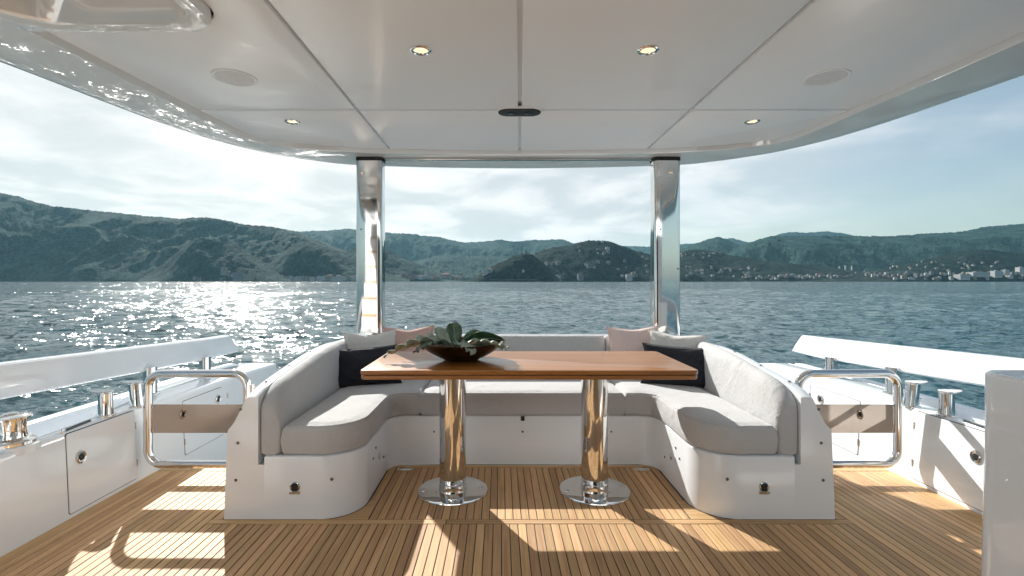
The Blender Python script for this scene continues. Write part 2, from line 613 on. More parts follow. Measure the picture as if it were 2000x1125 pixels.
def ridge(name, D0, D1, pts, mat, seed, spur=0.30, p=0.8, wl=420.0):
    px = np.arange(pts[0][0], pts[-1][0] + 1e-6, 1.6 if D1 < 6500 else 2.5)
    P = np.array(pts, float)
    y = np.interp(px, P[:, 0], P[:, 1])
    k = np.hanning(11)
    k /= k.sum()
    y = np.convolve(np.pad(y, 5, mode='edge'), k, 'valid')
    ang = (PY0 - y) / F
    jit = 0.0010 * fbm(px / 9.0, px * 0 + seed, 3, seed) + 0.0012 * fbm(px / 2.6, px * 0 + seed, 2, seed + 9)
    ang = np.maximum(ang, 0.0)
    nr = 64
    tt = np.concatenate([np.linspace(0, 1, nr), 1 + np.linspace(0.12, 1.0, 8)])
    T, PXg = np.meshgrid(tt, px, indexing='ij')
    Yd = D0 + (D1 - D0) * np.clip(T, 0, 1) + np.clip(T - 1, 0, 1) * (D1 - D0) * 0.8
    Xd = CAM.x + (PXg - PX0) / F * Yd
    Tc = np.clip(T, 0, 1)
    wx, wy = Xd / wl, Yd / (wl * 2.1)
    warp = 0.6 * fbm(wx * 0.7, wy * 0.7, 3, seed + 3)
    sp = fbm(wx + warp + T * 0.5, wy - warp, 4, seed + 21, ridged=True)
    fine = fbm(Xd / 45.0, Yd / 60.0, 3, seed + 40)
    prof = Tc ** p + (spur * sp + 0.09 * fine) * np.sin(PI * Tc ** 0.8) * (0.4 + 0.6 * Tc)
    prof = np.clip(prof, 0.0, 1.0)
    prof = np.where(T >= 0.999, 1.0, np.minimum(prof, 0.5 + 0.5 * np.minimum(1, Tc * 1.0 + 0.02)))
    back = np.clip(T - 1, 0, 1)
    crest = np.clip((Tc - .86) / .14, 0, 1) * np.clip((ang[None, :] - .004) / .01, 0, 1)
    Zd = CAM.z + (ang[None, :] + jit[None, :] * crest) * Yd * prof
    Zd = np.where(T <= 1, np.maximum(Zd - CAM.z, 0) + SEA_Z - 0.3 + Tc * (CAM.z - SEA_Z + 0.3), Zd * (1 - back) + (SEA_Z - 3) * back)
    V = np.stack([Xd, Yd, Zd], -1)
    Q = gridquads(len(tt), len(px))
    o = link('hill', npmesh('hill', V.reshape(-1, 3), Q, [mat]))
    tag(o, kind='structure')
    RIDGES[name] = (px, tt, V)


ridge('far_mid', 8000, 9500, [(1100, 520), (1150, 497), (1215, 480), (1270, 482), (1320, 477), (1345, 476), (1380, 474), (1420, 465), (1440, 467), (1465, 474), (1490, 482), (1530, 500), (1600, 520)], 'hill_green', 11, 0.2)
ridge('far_right', 7600, 9000, [(1460, 500), (1490, 475), (1520, 457), (1545, 453), (1580, 455), (1610, 452), (1640, 455), (1670, 460), (1700, 470), (1760, 490)], 'hill_green', 12, 0.2)
ridge('back_left', 5600, 7000, [(430, 500), (480, 470), (570, 452), (640, 450), (680, 446), (720, 452), (800, 457), (860, 463), (905, 474), (940, 472), (957, 471), (975, 467), (992, 471), (1050, 469), (1100, 467), (1115, 473), (1140, 485), (1200, 510), (1260, 530)], 'hill_green', 13, 0.45, wl=600)
ridge('peak_right', 3900, 5600, [(1270, 520), (1322, 490), (1350, 479), (1380, 468), (1405, 462), (1430, 472), (1455, 482), (1500, 500), (1560, 525)], 'hill_green', 15, 0.3)
ridge('main_right', 3500, 4700, [(1360, 530), (1420, 495), (1450, 478), (1480, 468), (1510, 460), (1560, 461), (1640, 460), (1700, 461), (1740, 461), (1800, 457), (1880, 453), (1920, 443), (1960, 440), (2000, 436), (2100, 425), (2300, 400), (2600, 420), (2900, 470)], 'hill_green', 16, 0.62, wl=380)
ridge('valley', 4000, 5200, [(760, 535), (800, 512), (870, 496), (930, 502), (960, 499), (1050, 506), (1150, 520), (1200, 540)], 'hill_green', 14, 0.3)
ridge('main_left', 2780, 3750, [(-900, 430), (-500, 345), (-150, 362), (0, 377), (40, 384), (60, 392), (100, 402), (190, 412), (270, 420), (350, 427), (395, 424), (430, 428), (470, 437), (530, 443), (570, 450), (600, 460), (640, 475), (680, 492), (720, 512), (780, 545)], 'hill_green', 17, 0.50, wl=430)
ridge('mid_left', 3100, 3500, [(600, 540), (640, 505), (700, 481), (740, 483), (760, 490), (800, 508), (840, 525), (880, 540), (900, 547)], 'hill_green', 18, 0.3)
ridge('spur_left', 2560, 2850, [(270, 547), (310, 522), (345, 492), (385, 462), (430, 472), (480, 492), (520, 515), (570, 543)], 'hill_green', 19, 0.25)
ridge('spur_mid', 2700, 3000, [(480, 547), (520, 520), (555, 490), (585, 470), (615, 475), (650, 490), (700, 512), (760, 535), (800, 546)], 'hill_green', 20, 0.25)
ridge('low_right', 2450, 3000, [(1230, 520), (1322, 494), (1350, 487), (1375, 488), (1420, 497), (1500, 510), (1600, 520), (1650, 527), (1720, 538), (1780, 547)], 'hill_dark', 21, 0.25)
ridge('near_right', 2350, 2750, [(1560, 545), (1640, 538), (1700, 530), (1780, 515), (1840, 498), (1890, 489), (1930, 487), (2000, 496), (2100, 510), (2250, 480), (2500, 500), (2700, 540)], 'hill_dark', 22, 0.3)
ridge('round_hill', 2450, 2850, [(940, 548), (1000, 520), (1045, 494), (1080, 483), (1115, 478), (1130, 474), (1145, 470), (1170, 470), (1195, 473), (1215, 480), (1240, 489), (1270, 497), (1300, 503), (1340, 512), (1400, 522), (1500, 535), (1570, 547)], 'hill_dark', 23, 0.22)
ridge('headland', 2130, 2240, [(905, 549), (925, 543), (950, 526), (985, 509), (1005, 500), (1020, 496), (1035, 495), (1045, 500), (1065, 518), (1085, 538), (1098, 548)], 'hill_dark', 24, 0.2, p=0.6)


# ------------------------------------------------------------------ far buildings
def ground_at(rname, px, y):
    pxs, tt, V = RIDGES[rname]
    j = int(np.clip(np.searchsorted(pxs, px), 0, len(pxs) - 1))
    colv = V[:64, j]
    ys = PY0 - F * (colv[:, 2] - CAM.z) / colv[:, 1]
    k = np.where(ys <= y)[0]
    k = int(k[0]) if len(k) else 63
    return colv[max(k, 0)]


def house_mesh(wd, dp, h, wall, style):
    q = MB()
    q.box(-wd / 2, wd / 2, -dp / 2, dp / 2, -8, h, 0)
    if style == 0:       # hipped tile roof
        e, rh = 0.4, min(wd, dp) * 0.22
        L = max(wd / 2 - dp / 2, 0.2)
        q.add([(-wd / 2 - e, -dp / 2 - e, h), (wd / 2 + e, -dp / 2 - e, h), (wd / 2 + e, dp / 2 + e, h), (-wd / 2 - e, dp / 2 + e, h), (-L, 0, h + rh), (L, 0, h + rh)],
              [(0, 1, 5, 4), (1, 2, 5), (2, 3, 4, 5), (3, 0, 4), (3, 2, 1, 0)], 1)
    else:                # flat roof with parapet and stair head
        q.box(-wd / 2 - .3, wd / 2 + .3, -dp / 2 - .3, dp / 2 + .3, h, h + 0.9, 2)
        q.box(-wd * .15, wd * .15, -dp * .2, dp * .2, h + .9, h + 3.4, 0)
    # rows of recessed window bands on the side that faces the bay
    fl = max(1, int(h / 3.2))
    nw = max(2, int(wd / 3.6))
    for f_ in range(fl):
        for k in range(nw):
            xx = -wd / 2 + (k + .5) * wd / nw
            zc = f_ * 3.2 + 1.8
            if zc + .8 < h:
                q.box(xx - .55, xx + .55, -dp / 2 - .06, -dp / 2 + .05, zc - .75, zc + .75, 3)
    return q.mesh('house', [wall, 'roof_tile', 'roof_flat', 'glass_dark'], smooth=0)


def house(rname, px, y, wpx, hpx, label, group, wall=None, style=None, cat='house', name='house'):
    g = ground_at(rname, px, y)
    s = g[1] / F
    wall = wall or random.choice(['wall_white', 'wall_white', 'wall_cream', 'wall_grey', 'wall_cream', 'wall_pink'])
    style = random.randint(0, 1) if style is None else style
    me = house_mesh(wpx * s, max(8.0, wpx * s * 0.6), hpx * s, wall, style)
    o = link(name, me)
    o.location = (g[0], g[1], g[2])
    o.rotation_euler.z = random.uniform(-0.3, 0.3)
    tag(o, label, cat, group)
    return o


WORD = {'wall_white': 'white', 'wall_cream': 'cream', 'wall_ochre': 'ochre', 'wall_pink': 'pinkish', 'wall_grey': 'grey'}


def cluster(rname, spots, label, group, walls=None, cat='house', style=None, name='house', scale=.8):
    """label holds {} where the wall colour and roof of each house go"""
    for (px, y, wp, hp) in spots:
        wl_ = random.choice(walls or TW)
        st = random.randint(0, 1) if style is None else style
        house(rname, px, y, wp * scale * random.uniform(.75, 1.15), hp * scale, label.format(WORD[wl_] + (' tile-roofed' if st == 0 else ' flat-roofed')), group, wl_, st, cat, name)


TW = ['wall_white', 'wall_cream', 'wall_grey', 'wall_grey']
big = [(437, 535, 11, 12, 'tallest pale apartment block in the town under the left hills'),
       (466, 546, 19, 13, 'wide grey apartment block on the shore under the left hills'),
       (491, 540, 11, 11, 'square pale block with a bright roof right of the wide grey block'),
       (411, 538, 16, 5, 'long low white building left of the tallest pale block'),
       (486, 545, 20, 6, 'low pale building between the wide grey block and the beach')]
for px, y, wp, hp, lb in big:
    house('main_left' if px < 420 else 'spur_left', px, y, wp, hp, lb, 'apartment blocks under the left hills', 'wall_cream' if px != 466 else 'wall_grey', 1, 'building', 'apartment_block')
sp = []
for px in np.arange(515, 700, 6.5):
    sp.append((px + random.uniform(-3, 3), 547, random.uniform(6, 12), random.uniform(5, 9)))
cluster('spur_mid', sp, 'small {} house in the row along the left shore', 'houses along the left shore', ['wall_white', 'wall_cream', 'wall_white'], scale=.9)
sp = [(380, 546, 9, 5), (390, 547, 10, 4), (432, 547, 10, 4), (455, 540, 8, 5), (446, 538, 9, 8)]
cluster('spur_left', sp, 'small {} house beside the apartment blocks under the left hills', 'small houses by the left apartment blocks', TW)
house('mid_left', 785, 539, 10, 9, 'round-looking white villa above the red roof in the village', 'village buildings left of the headland', 'wall_white', 1)
house('mid_left', 790, 542, 13, 5, 'low red-walled house below the white villa in the village', 'village buildings left of the headland', 'wall_pink', 0)
house('mid_left', 832, 541, 4, 12, 'slim pale church tower in the middle of the village', 'village buildings left of the headland', 'wall_white', 1, 'tower', 'church_tower')
house('mid_left', 870, 542, 20, 6, 'long pink house with a tiled roof in the village', 'village buildings left of the headland', 'wall_pink', 0)
sp = [(px + random.uniform(-3, 3), random.uniform(543, 547), random.uniform(6, 13), random.uniform(4, 7)) for px in np.arange(757, 905, 5.5)]
cluster('mid_left', sp, 'small {} house in the village left of the headland', 'houses of the village left of the headland', ['wall_cream', 'wall_ochre', 'wall_pink', 'wall_white', 'wall_white'])
sp = [(px + random.uniform(-3, 3), random.uniform(541, 546), random.uniform(5, 9), random.uniform(3, 6)) for px in np.arange(895, 935, 6.0)]
cluster('valley', sp, 'small {} house crowded at the foot of the castle headland', 'houses at the foot of the headland', ['wall_cream', 'wall_ochre', 'wall_pink', 'wall_white'])
sp = [(random.uniform(825, 945), random.uniform(508, 538), random.uniform(3, 5), random.uniform(2, 3.4)) for _ in range(34)]
cluster('valley', sp, 'tiny {} house on the valley slope behind the village', 'houses on the valley slope', TW)
house('headland', 948, 536, 10, 8, 'white round-fronted villa on the left flank of the castle headland', None, 'wall_white', 1)
house('headland', 957, 531, 11, 5, 'pale villa just above the white villa on the castle headland', None, 'wall_cream', 0)
house('headland', 1021, 531, 5, 3, 'single tiny white house on the dark face of the castle headland', None, 'wall_white', 1)
hs = [(1130, 484, 7), (1131, 492, 6), (1166, 489, 6), (1185, 488, 9), (1187, 494, 9), (1166, 496, 5), (1180, 497, 7), (1168, 514, 7), (1188, 516, 10),
      (1220, 512, 7), (1065, 518, 10), (1078, 517, 8), (1090, 516, 10), (1142, 518, 6), (1150, 523, 12), (1160, 525, 8), (1206, 527, 6), (1222, 524, 5),
      (1254, 504, 8), (1263, 508, 8), (1262, 521, 7), (1264, 533, 6), (1238, 534, 5), (1100, 537, 6), (1176, 474, 6), (1045, 497, 8), (1240, 540, 9),
      (1215, 541, 6), (1300, 520, 6), (1285, 514, 6)]
cluster('round_hill', [(a, b_, c_, c_ * 0.5 + 1) for a, b_, c_ in hs], 'small {} villa among trees on the round dark hill', 'villas on the round dark hill', TW)
house('round_hill', 1088, 547, 11, 9, 'pale block at the water below the left part of the round hill', None, 'wall_white', 1)
house('round_hill', 1133, 547, 11, 10, 'grey block with a darker base at the water below the round hill', None, 'wall_grey', 1)
house('round_hill', 1228, 546, 12, 9, 'round-topped pale house at the water left of the right pillar', None, 'wall_white', 0)
house('round_hill', 1236, 541, 7, 8, 'narrow house with a pointed roof left of the right pillar', None, 'wall_cream', 0)
sp = [(random.uniform(1325, 1400), random.uniform(490, 507), random.uniform(3, 4.5), random.uniform(2, 3)) for _ in range(18)]
cluster('low_right', sp, 'tiny {} house high on the ridge right of the right pillar', 'tiny houses high on the low right ridge', TW)
sp = [(random.uniform(1340, 1475), random.uniform(522, 544), random.uniform(4, 8), random.uniform(2.5, 4.5)) for _ in range(40)]
cluster('low_right', sp, 'small {} house above the shore right of the right pillar', 'houses above the shore right of the pillar', TW)
sp = [(px + random.uniform(-3, 3), random.uniform(540, 547), random.uniform(5, 10), random.uniform(3, 7)) for px in np.arange(1480, 1690, 5.0)]
cluster('low_right', sp, 'small {} building along the middle of the right shore', 'buildings along the middle of the right shore', TW)
sp = [(px + random.uniform(-3, 3), random.uniform(536, 547), random.uniform(5, 11), random.uniform(4, 8)) for px in np.arange(1690, 2000, 6.0)]
cluster('near_right', sp, '{} building packed along the far right shore', 'buildings along the far right shore', TW)
for px in (1639, 1651, 1663):
    house('main_right', px, 529, 2.2, 8, 'slim white tower block standing alone above the right shore', 'slim tower blocks above the right shore', 'wall_white', 1, 'tower', 'tower_block')
sp = [(random.uniform(1665, 1690), random.uniform(520, 526), 4, 2.5) for _ in range(6)] + [(random.uniform(1740, 1960), random.uniform(512, 530), random.uniform(4, 8), random.uniform(2, 4)) for _ in range(26)]
cluster('near_right', sp, 'small {} house on the slope above the right town', 'houses on the slope above the right town', TW)
for px, y, wp, hp, lb in [(1877, 544, 22, 8, 'wide pale block with a flat roof in the far right town'), (1907, 539, 34, 6, 'longest low white block in the far right town'),
                          (1945, 541, 16, 11, 'tall pale block right of the long low white block'), (1963, 537, 12, 9, 'boxy pale block second from the right edge of the town'),
                          (1992, 536, 14, 13, 'tall pale block at the right edge of the picture')]:
    house('near_right', px, y, wp, hp, lb, 'blocks of the far right town', 'wall_white', 1, 'building', 'apartment_block')

# ruined watch tower and keep on the headland
g = ground_at('headland', 1026, 497.5)
s_ = g[1] / F
tw = thing('castle', 'ruined stone tower and low keep on top of the dark headland', 'castle', (g[0], g[1], g[2] - 1))
q = MB()
q.lathe([(1.9 * s_, -4), (1.75 * s_, 8.6 * s_), (1.95 * s_, 8.6 * s_), (1.95 * s_, 9.8 * s_)], seg=10)
q.build('tower', 'stone_old', tw)
q = MB()
q.box(-9 * s_, -5.5 * s_, -6, 6, -6, 3.2 * s_)
q.box(-5.5 * s_, 7 * s_, -5, 5, -6, 1.4 * s_)
for k in range(5):
    q.box((-5 + k * 2.4) * s_, (-3.8 + k * 2.4) * s_, -5, 5, 1.4 * s_ + .02, 2.1 * s_)
q.build('keep', 'stone_old', tw)

# arcaded coast road below the headland
via = thing('viaduct', 'pale arcaded coast road running along the foot of the dark headland', 'viaduct', (0, 0, 0))
yv = 2120.0
s_ = yv / F
x0, x1 = (955 - PX0) * s_, (1050 - PX0) * s_
zb, zt = SEA_Z - .5, CAM.z + (PY0 - 545.2) * s_
q = MB()
q.box(x0, x1, yv, yv + 9, zt - 1.6, zt)
q.build('road_deck', 'wall_grey', via, smooth=0)
npier = 28
pm = MB()
pm.box(-.9, .9, 1, 8, zb, zt - 1.6)
pmesh = pm.mesh('pier', 'wall_grey', smooth=0)
for k in range(npier + 1):
    o = link('pier', pmesh, via)
    o.location = (x0 + 1 + (x1 - x0 - 2) * k / npier, yv, 0)

# ================================================================== DECK
deck = bx('deck', 'caulk', None, -HW - 0.02, HW + 0.02, -1.6, 3.25, -0.12, -0.004, bevel=0)
tag(deck, kind='structure')
PW, GAP = 0.0405, 0.0043
_pm = {}


def plank(x, y0, y1, wdt=PW - GAP, mat='teak', name='plank'):
    key = (round(wdt, 4), round(y1 - y0, 4), mat)
    if key not in _pm:
        q = MB()
        q.box(-wdt / 2, wdt / 2, 0, y1 - y0, -0.0035, 0.0)
        _pm[key] = q.mesh('plank', mat, bevel=0.0008, seg=1)
    o = link(name, _pm[key], deck)
    o.location = (x, y0, random.uniform(-0.0004, 0.0002))
    return o


def xplank(x0, x1, y0, y1, name='margin_plank'):
    q = MB()
    q.box(0, x1 - x0, 0, y1 - y0, -0.0035, 0.0)
    o = q.build(name, 'teak_cross', deck, bevel=0.0008, seg=1)
    o.location = (x0, y0, 0.0003)
    return o


SX = 1.60           # border of the sofa's margin planks
n_side = int(round((HW - 0.045 - SX) / PW))
for s in (-1, 1):
    for k in range(n_side):
        plank(s * (SX + (k + .5) * PW + GAP / 2), -1.4, 3.135)
    # covering plank against the bulwark
    o = plank(s * (HW - 0.018), -1.4, 3.135, 0.040)
nf = int(SX / PW)
for k in range(-nf, nf + 1):
    # butt joints fall in different places
    x = k * PW
    if abs(x) > SX - 0.02:
        continue
    if random.random() < 0.55:
        j = random.choice([1.1, 1.35, 1.6])
        plank(x, -1.4, j - .002)
        plank(x, j + .002, 2.452)
    else:
        plank(x, -1.4, 2.452)
for k in range(-20, 20):
    plank((k + .5) * PW, 2.504, 3.196)
for (a, c) in ((-SX, -0.42), (-0.416, 0.52), (0.524, SX)):
    xplank(a, c, 2.457, 2.499)
xplank(-0.86, 0.86, 3.201, 3.243)
for s in (-1, 1):
    plank(s * 0.836, 2.725, 3.196, 0.042, name='margin_plank')
    plank(s * (SX - 0.026), 2.504, 3.135, 0.045, name='margin_plank')
    # curved corner piece round the seat's rounded front
    pts = [(-1.07, 2.504), (-0.815, 2.504), (-0.815, 2.72), (-0.857, 2.72)] + [p for p in arc(-1.065, 2.70, 0.205, 0, -80, 10)]
    q = MB()
    q.prism([(s * -x, y) for x, y in pts] if s > 0 else pts, -0.0035, 0.0003)
    q.build('margin_plank', 'teak_cross', deck, smooth=0)
    # threshold and steps behind the side gates
    a, c = (SX - .05, HW - .005) if s > 0 else (-HW + .005, -SX + .05)
    xplank(a, c, 3.14, 3.195)
    for k in range(4):
        st = bx('step', 'gelcoat', deck, a, c, 3.25 + .27 * k, 3.53 + .27 * k, -0.5 - .2 * k, -.2 - .2 * k, bevel=0.01)
        for j in range(5):
            xp = MB()
            xp.box(a + .03, c - .03, 3.265 + .27 * k + .046 * j, 3.306 + .27 * k + .046 * j, -.2 - .2 * k, -.192 - .2 * k)
            xp.build('tread_plank', 'teak_cross', st, bevel=.001, seg=1)

# flush oval drains
for s in (-1, 1):
    d = thing('deck_drain', 'small oval chrome drain in the teak by the %s rear corner under the table' % ('left' if s < 0 else 'right'), 'drain', (s * 0.755, 3.165, 0.0), 'chrome deck drains')
    q = MB()
    q.lathe([(0.052, -.003), (0.052, 0.0025), (0.045, 0.004), (0.042, 0.002), (0.042, -0.003)], sx=1.0, sy=0.55, seg=32)
    q.build('rim', 'chrome', d)
    q = MB()
    q.box(-.034, .034, -.006, .006, 0.0, 0.0035)
    q.lathe([(0.04, 0.0), (0.04, 0.0015)], sx=1.0, sy=0.5, seg=24)
    q.build('cover', 'steel', d)


# ================================================================== BULWARKS
def led(y):
    return float(np.interp(y, [-1.2, 2.0, 2.8, 3.2, 3.5, 4.8], [2.385, 2.395, 2.445, 2.55, 2.66, 2.66]))


def ltop(y):
    return float(np.interp(y, [-1.2, 2.9, 3.3, 4.8], [0.437, 0.437, 0.425, 0.415]))


def wallx(z):
    return HW + 0.02 * max(0, min(z, .4)) / .4


def inb(y):      # the hull narrows a little towards the stern
    return 0.0 if y < 3.9 else -0.06 * ((y - 3.9) / 0.9) ** 2


def latch(parent, s, y, z, r=0.030):
    x = wallx(z) - 0.006
    q = MB()
    prof = [(r * 1.0, 0.0), (r * 1.0, 0.004), (r * .86, 0.008), (r * .74, 0.006), (r * .70, 0.003)]
    rings = [[(s * (x - h), y + rr * math.cos(2 * PI * k / 28), z + rr * 1.12 * math.sin(2 * PI * k / 28)) for k in range(28)] for rr, h in prof]
    q.rings(rings)
    h = q.build('latch', 'chrome', parent)
    q = MB()
    rings = [[(s * (x - hh), y + rr * math.cos(2 * PI * k / 20), z + rr * 1.1 * math.sin(2 * PI * k / 20)) for k in range(20)] for rr, hh in [(r * .55, .002), (r * .55, .0045), (r * .3, .0055)]]
    q.rings(rings)
    q.build('latch_button', 'black_rubber', h)
    return h


def leanbox(s, y0, y1, z0, z1, proud, thick=0.006, rc=0.012, top_follow=False):
    """flat panel lying against the leaning inner wall, with rounded corners"""
    pts = []
    for (cy_, cz_, a) in ((y1 - rc, z1 - rc, 0), (y0 + rc, z1 - rc, 90), (y0 + rc, z0 + rc, 180), (y1 - rc, z0 + rc, 270)):
        pts += arc(cy_, cz_, rc, a, a + 90, 4)
    q = MB()
    r0 = [(s * (wallx(z) + 0.004), y, z) for y, z in pts]
    r1 = [(s * (wallx(z) - proud), y, z) for y, z in pts]
    q.rings([r0, r1])
    return q


def build_bulwark(s):
    nm = 'left' if s < 0 else 'right'
    bw = thing('bulwark', 'glossy white inner bulwark with locker doors along the %s side of the deck' % nm, 'bulwark', (0, 0, 0), 'bulwarks beside the deck')
    ys = [-1.2, -.4, .4, 1.2, 1.8, 2.0, 2.2, 2.4, 2.6, 2.8, 2.95, 3.1, 3.25, 3.4, 3.55, 3.8, 4.0, 4.2, 4.4, 4.6, 4.75]
    rings = []
    for y in ys:
        l, h, i = led(y), ltop(y), inb(y)
        ch = max(0.0, min(1, (2.66 - l) / .2))        # depth of the channel outboard of the ledge
        zc = h - 0.02 - 0.20 * ch
        pr = [(HW, -1.0), (HW, 0.0), (wallx(.38), h - .035), (wallx(.4) + .003, h - .013), (wallx(.4) + .012, h - .003), (wallx(.4) + .024, h),
              (l - .02, h), (l - .008, h - .004), (l, h - .014), (l + .004, zc + .02), (max(l + .02, l + .04 * ch), zc), (2.715, zc), (2.735, zc + .02),
              (2.74, .395), (2.748, .408), (2.76, .412), (2.80, .412), (2.812, .40), (2.80, .1), (2.62, -1.75)]
        rings.append([(s * (x + i), y, z) for x, z in pr])
    q = MB()
    q.rings(rings)
    q.build('wall', 'gelcoat', bw, smooth=40)
    doors = [(2.505, 2.972, 0.022, .425, 2.585, .285, 2.975), (3.425, 3.90, 0.0, .368, 3.84, .288, 3.425), (3.975, 4.30, 0.0, .375, 4.25, .28, 3.975)]
    for k, (y0, y1, z0, z1, ly, lz, hy) in enumerate(doors):
        d = leanbox(s, y0, y1, z0, z1, .004).build('door', 'gelcoat', bw, bevel=.0015, seg=1)
        leanbox(s, y0 - .0035, y1 + .0035, z0 - .0035, min(z1 + .0035, .4285), .0008, rc=.014).build('gasket_gap', 'dark_gap', d)  # dark sheet drawing the shaded gap round the door, not a seal
        latch(d, s, ly, lz)
        for hz in (z0 + .09, z1 - .09):
            q = MB()
            for j in range(3):
                q.tube([(s * (wallx(hz) - .005), hy, hz - .02 + .014 * j), (s * (wallx(hz) - .005), hy, hz - .02 + .014 * j + .012)], .0042, 8)
            q.build('hinge', 'steel', d)
    # mooring-line slot in the ledge, its shade painted as a flat black plate
    q = MB()
    l0, l1 = 2.352, 2.388
    q.add([(s * l0, 2.52, .4385), (s * l1, 2.56, .4385), (s * (l1 + .02), 2.74, .4385), (s * (l0 + .018), 2.70, .4385),
           (s * l0, 2.52, .4375), (s * l1, 2.56, .4375), (s * (l1 + .02), 2.74, .4375), (s * (l0 + .018), 2.70, .4375)],
          [(0, 1, 2, 3), (7, 6, 5, 4), (0, 1, 5, 4), (1, 2, 6, 5), (2, 3, 7, 6), (3, 0, 4, 7)])
    q.build('line_slot_shade', 'black_rubber', bw, smooth=0)
    q = MB()
    q.tube([(s * (l0 + .001), 2.50, .4375), (s * (l1 + .001), 2.545, .4375)], .006, 8)
    q.build('slot_trim', 'chrome', bw)

    # raised rail on posts
    rl = thing('guard_rail', 'white moulded rail on chrome posts above the %s bulwark' % nm, 'rail', (0, 0, 0), 'white side rails')
    rings = []
    stops = [(-1.0, 0, 0), (.5, 0, 0), (1.5, 0, 0), (2.4, 0, 0), (3.3, 0, 0), (4.2, 0, 0), (4.22, .004, 0), (4.70, .075, 1)]
    for y, dx, e in stops:
        zt = 0.80 - 0.0438 * (y - 2.405)
        xi = 2.57 + dx
        prof = [(xi, zt - .165), (xi - .003, zt - .10), (xi + .004, zt - .012), (xi + .014, zt - .002), (xi + .03, zt), (xi + .085, zt - .002), (xi + .10, zt - .012),
                (xi + .105, zt - .10), (xi + .10, zt - .168), (xi + .09, zt - .178), (xi + .02, zt - .178), (xi + .006, zt - .172)]
        rings.append([(s * x, y + e * (-.16 * (z - (zt - .178)) / .178 + .06), z) for x, z in prof])
    q = MB()
    q.rings(rings)
    q.build('beam', 'gelcoat', rl, smooth=28)
    for py in (1.3, 3.42, 4.06):
        zt = 0.80 - 0.0438 * (py - 2.405) - .176
        x = 2.50 if py > 2 else 2.43
        q = MB()
        q.lathe([(.062, 0), (.062, .006), (.047, .010), (.045, .02), (.045, zt - ltop(py) + .03)], s * (x + .06 if py > 2 else x + .13), py, ltop(py) - .001, 24)
        q.build('post', 'chrome', rl)
    return bw


for s in (-1, 1):
    build_bulwark(s)


def cleat(s, y, h, lean, label):
    x = 2.388 if y < 2.95 else 2.372
    t_ = thing('mooring_cleat', label, 'mooring cleat', (s * x, y, ltop(y)), 'chrome mooring cleats')
    q = MB()
    q.lathe([(.047, 0), (.047, .006), (.041, .009)], 0, 0, 0, 28)
    q.build('foot', 'chrome', t_)
    q = MB()
    n = 10
    rings = []
    for k in range(n + 1):
        u = k / n
        r = .040 - .003 * math.sin(PI * u) - .003 * u
        rings.append([(lean * u * s + r * math.cos(2 * PI * j / 28), r * math.sin(2 * PI * j / 28), .008 + (h - .02) * u) for j in range(28)])
    q.rings(rings)
    q.build('drum', 'chrome', t_)
    # flat horn, longer outboard than inboard
    q = MB()
    rings = []
    for z, k in ((.004, .95), (.006, 1), (.010, 1), (.013, .95)):
        rr = []
        for j in range(36):
            a = 2 * PI * j / 36
            cx_ = .088 if math.cos(a) > 0 else .040
            rr.append((lean * s + s * cx_ * k * math.cos(a), .043 * k * math.sin(a) * (1 - .25 * max(0, math.cos(a))), h - .013 + z + .012 * max(0, math.cos(a)) * .4))
        rings.append(rr)
    q.rings(rings)
    q.build('horn', 'chrome', t_)


cleat(-1, 2.82, .140, 0.0, 'chrome mooring cleat on the left bulwark between the winch and the gate')
cleat(-1, 3.045, .150, 0.012, 'leaning chrome mooring cleat on the left bulwark right beside the gate')
cleat(1, 2.82, .140, 0.0, 'chrome mooring cleat on the right bulwark near the white cabinet')
cleat(1, 3.045, .150, 0.012, 'leaning chrome mooring cleat on the right bulwark right beside the gate')

# capstan
cp = thing('winch', 'ribbed chrome winch drum on the left bulwark at the picture edge', 'winch', (-2.425, 2.31, .436))
q = MB()
q.lathe([(.105, -.03), (.105, 0.004), (.10, .008)], 0, 0, 0, 40)
q.build('pad', 'gelcoat', cp)
q = MB()
q.lathe([(.092, .004), (.092, .022), (.086, .028), (.078, .034), (.064, .038)], 0, 0, 0, 40)
q.build('base', 'chrome', cp)
q = MB()
rings = []
for k in range(9):
    u = k / 8
    rr = []
    for j in range(96):
        a = 2 * PI * j / 96
        r = .052 + .014 * abs(u - .45) ** 1.5 + .003 * (1 if (j % 12) < 7 else -.3)
        rr.append((r * math.cos(a), r * math.sin(a), .036 + .085 * u))
    rings.append(rr)
q.rings(rings)
q.build('drum', 'chrome', cp, smooth=50)
q = MB()
q.lathe([(.060, .120), (.076, .126), (.078, .134), (.070, .141), (.03, .146), (.028, .150), (.0, .151)], 0, 0, 0, 40)
q.build('cap', 'chrome', cp)


# ================================================================== SIDE GATES
def rounded_rect_path(x0, x1, z0, z1, r, n=8):
    pts = []
    for (cx_, cz_, a) in ((x1 - r, z1 - r, 0), (x0 + r, z1 - r, 90), (x0 + r, z0 + r, 180), (x1 - r, z0 + r, 270)):
        pts += arc(cx_, cz_, r, a, a + 90, n)
    return pts


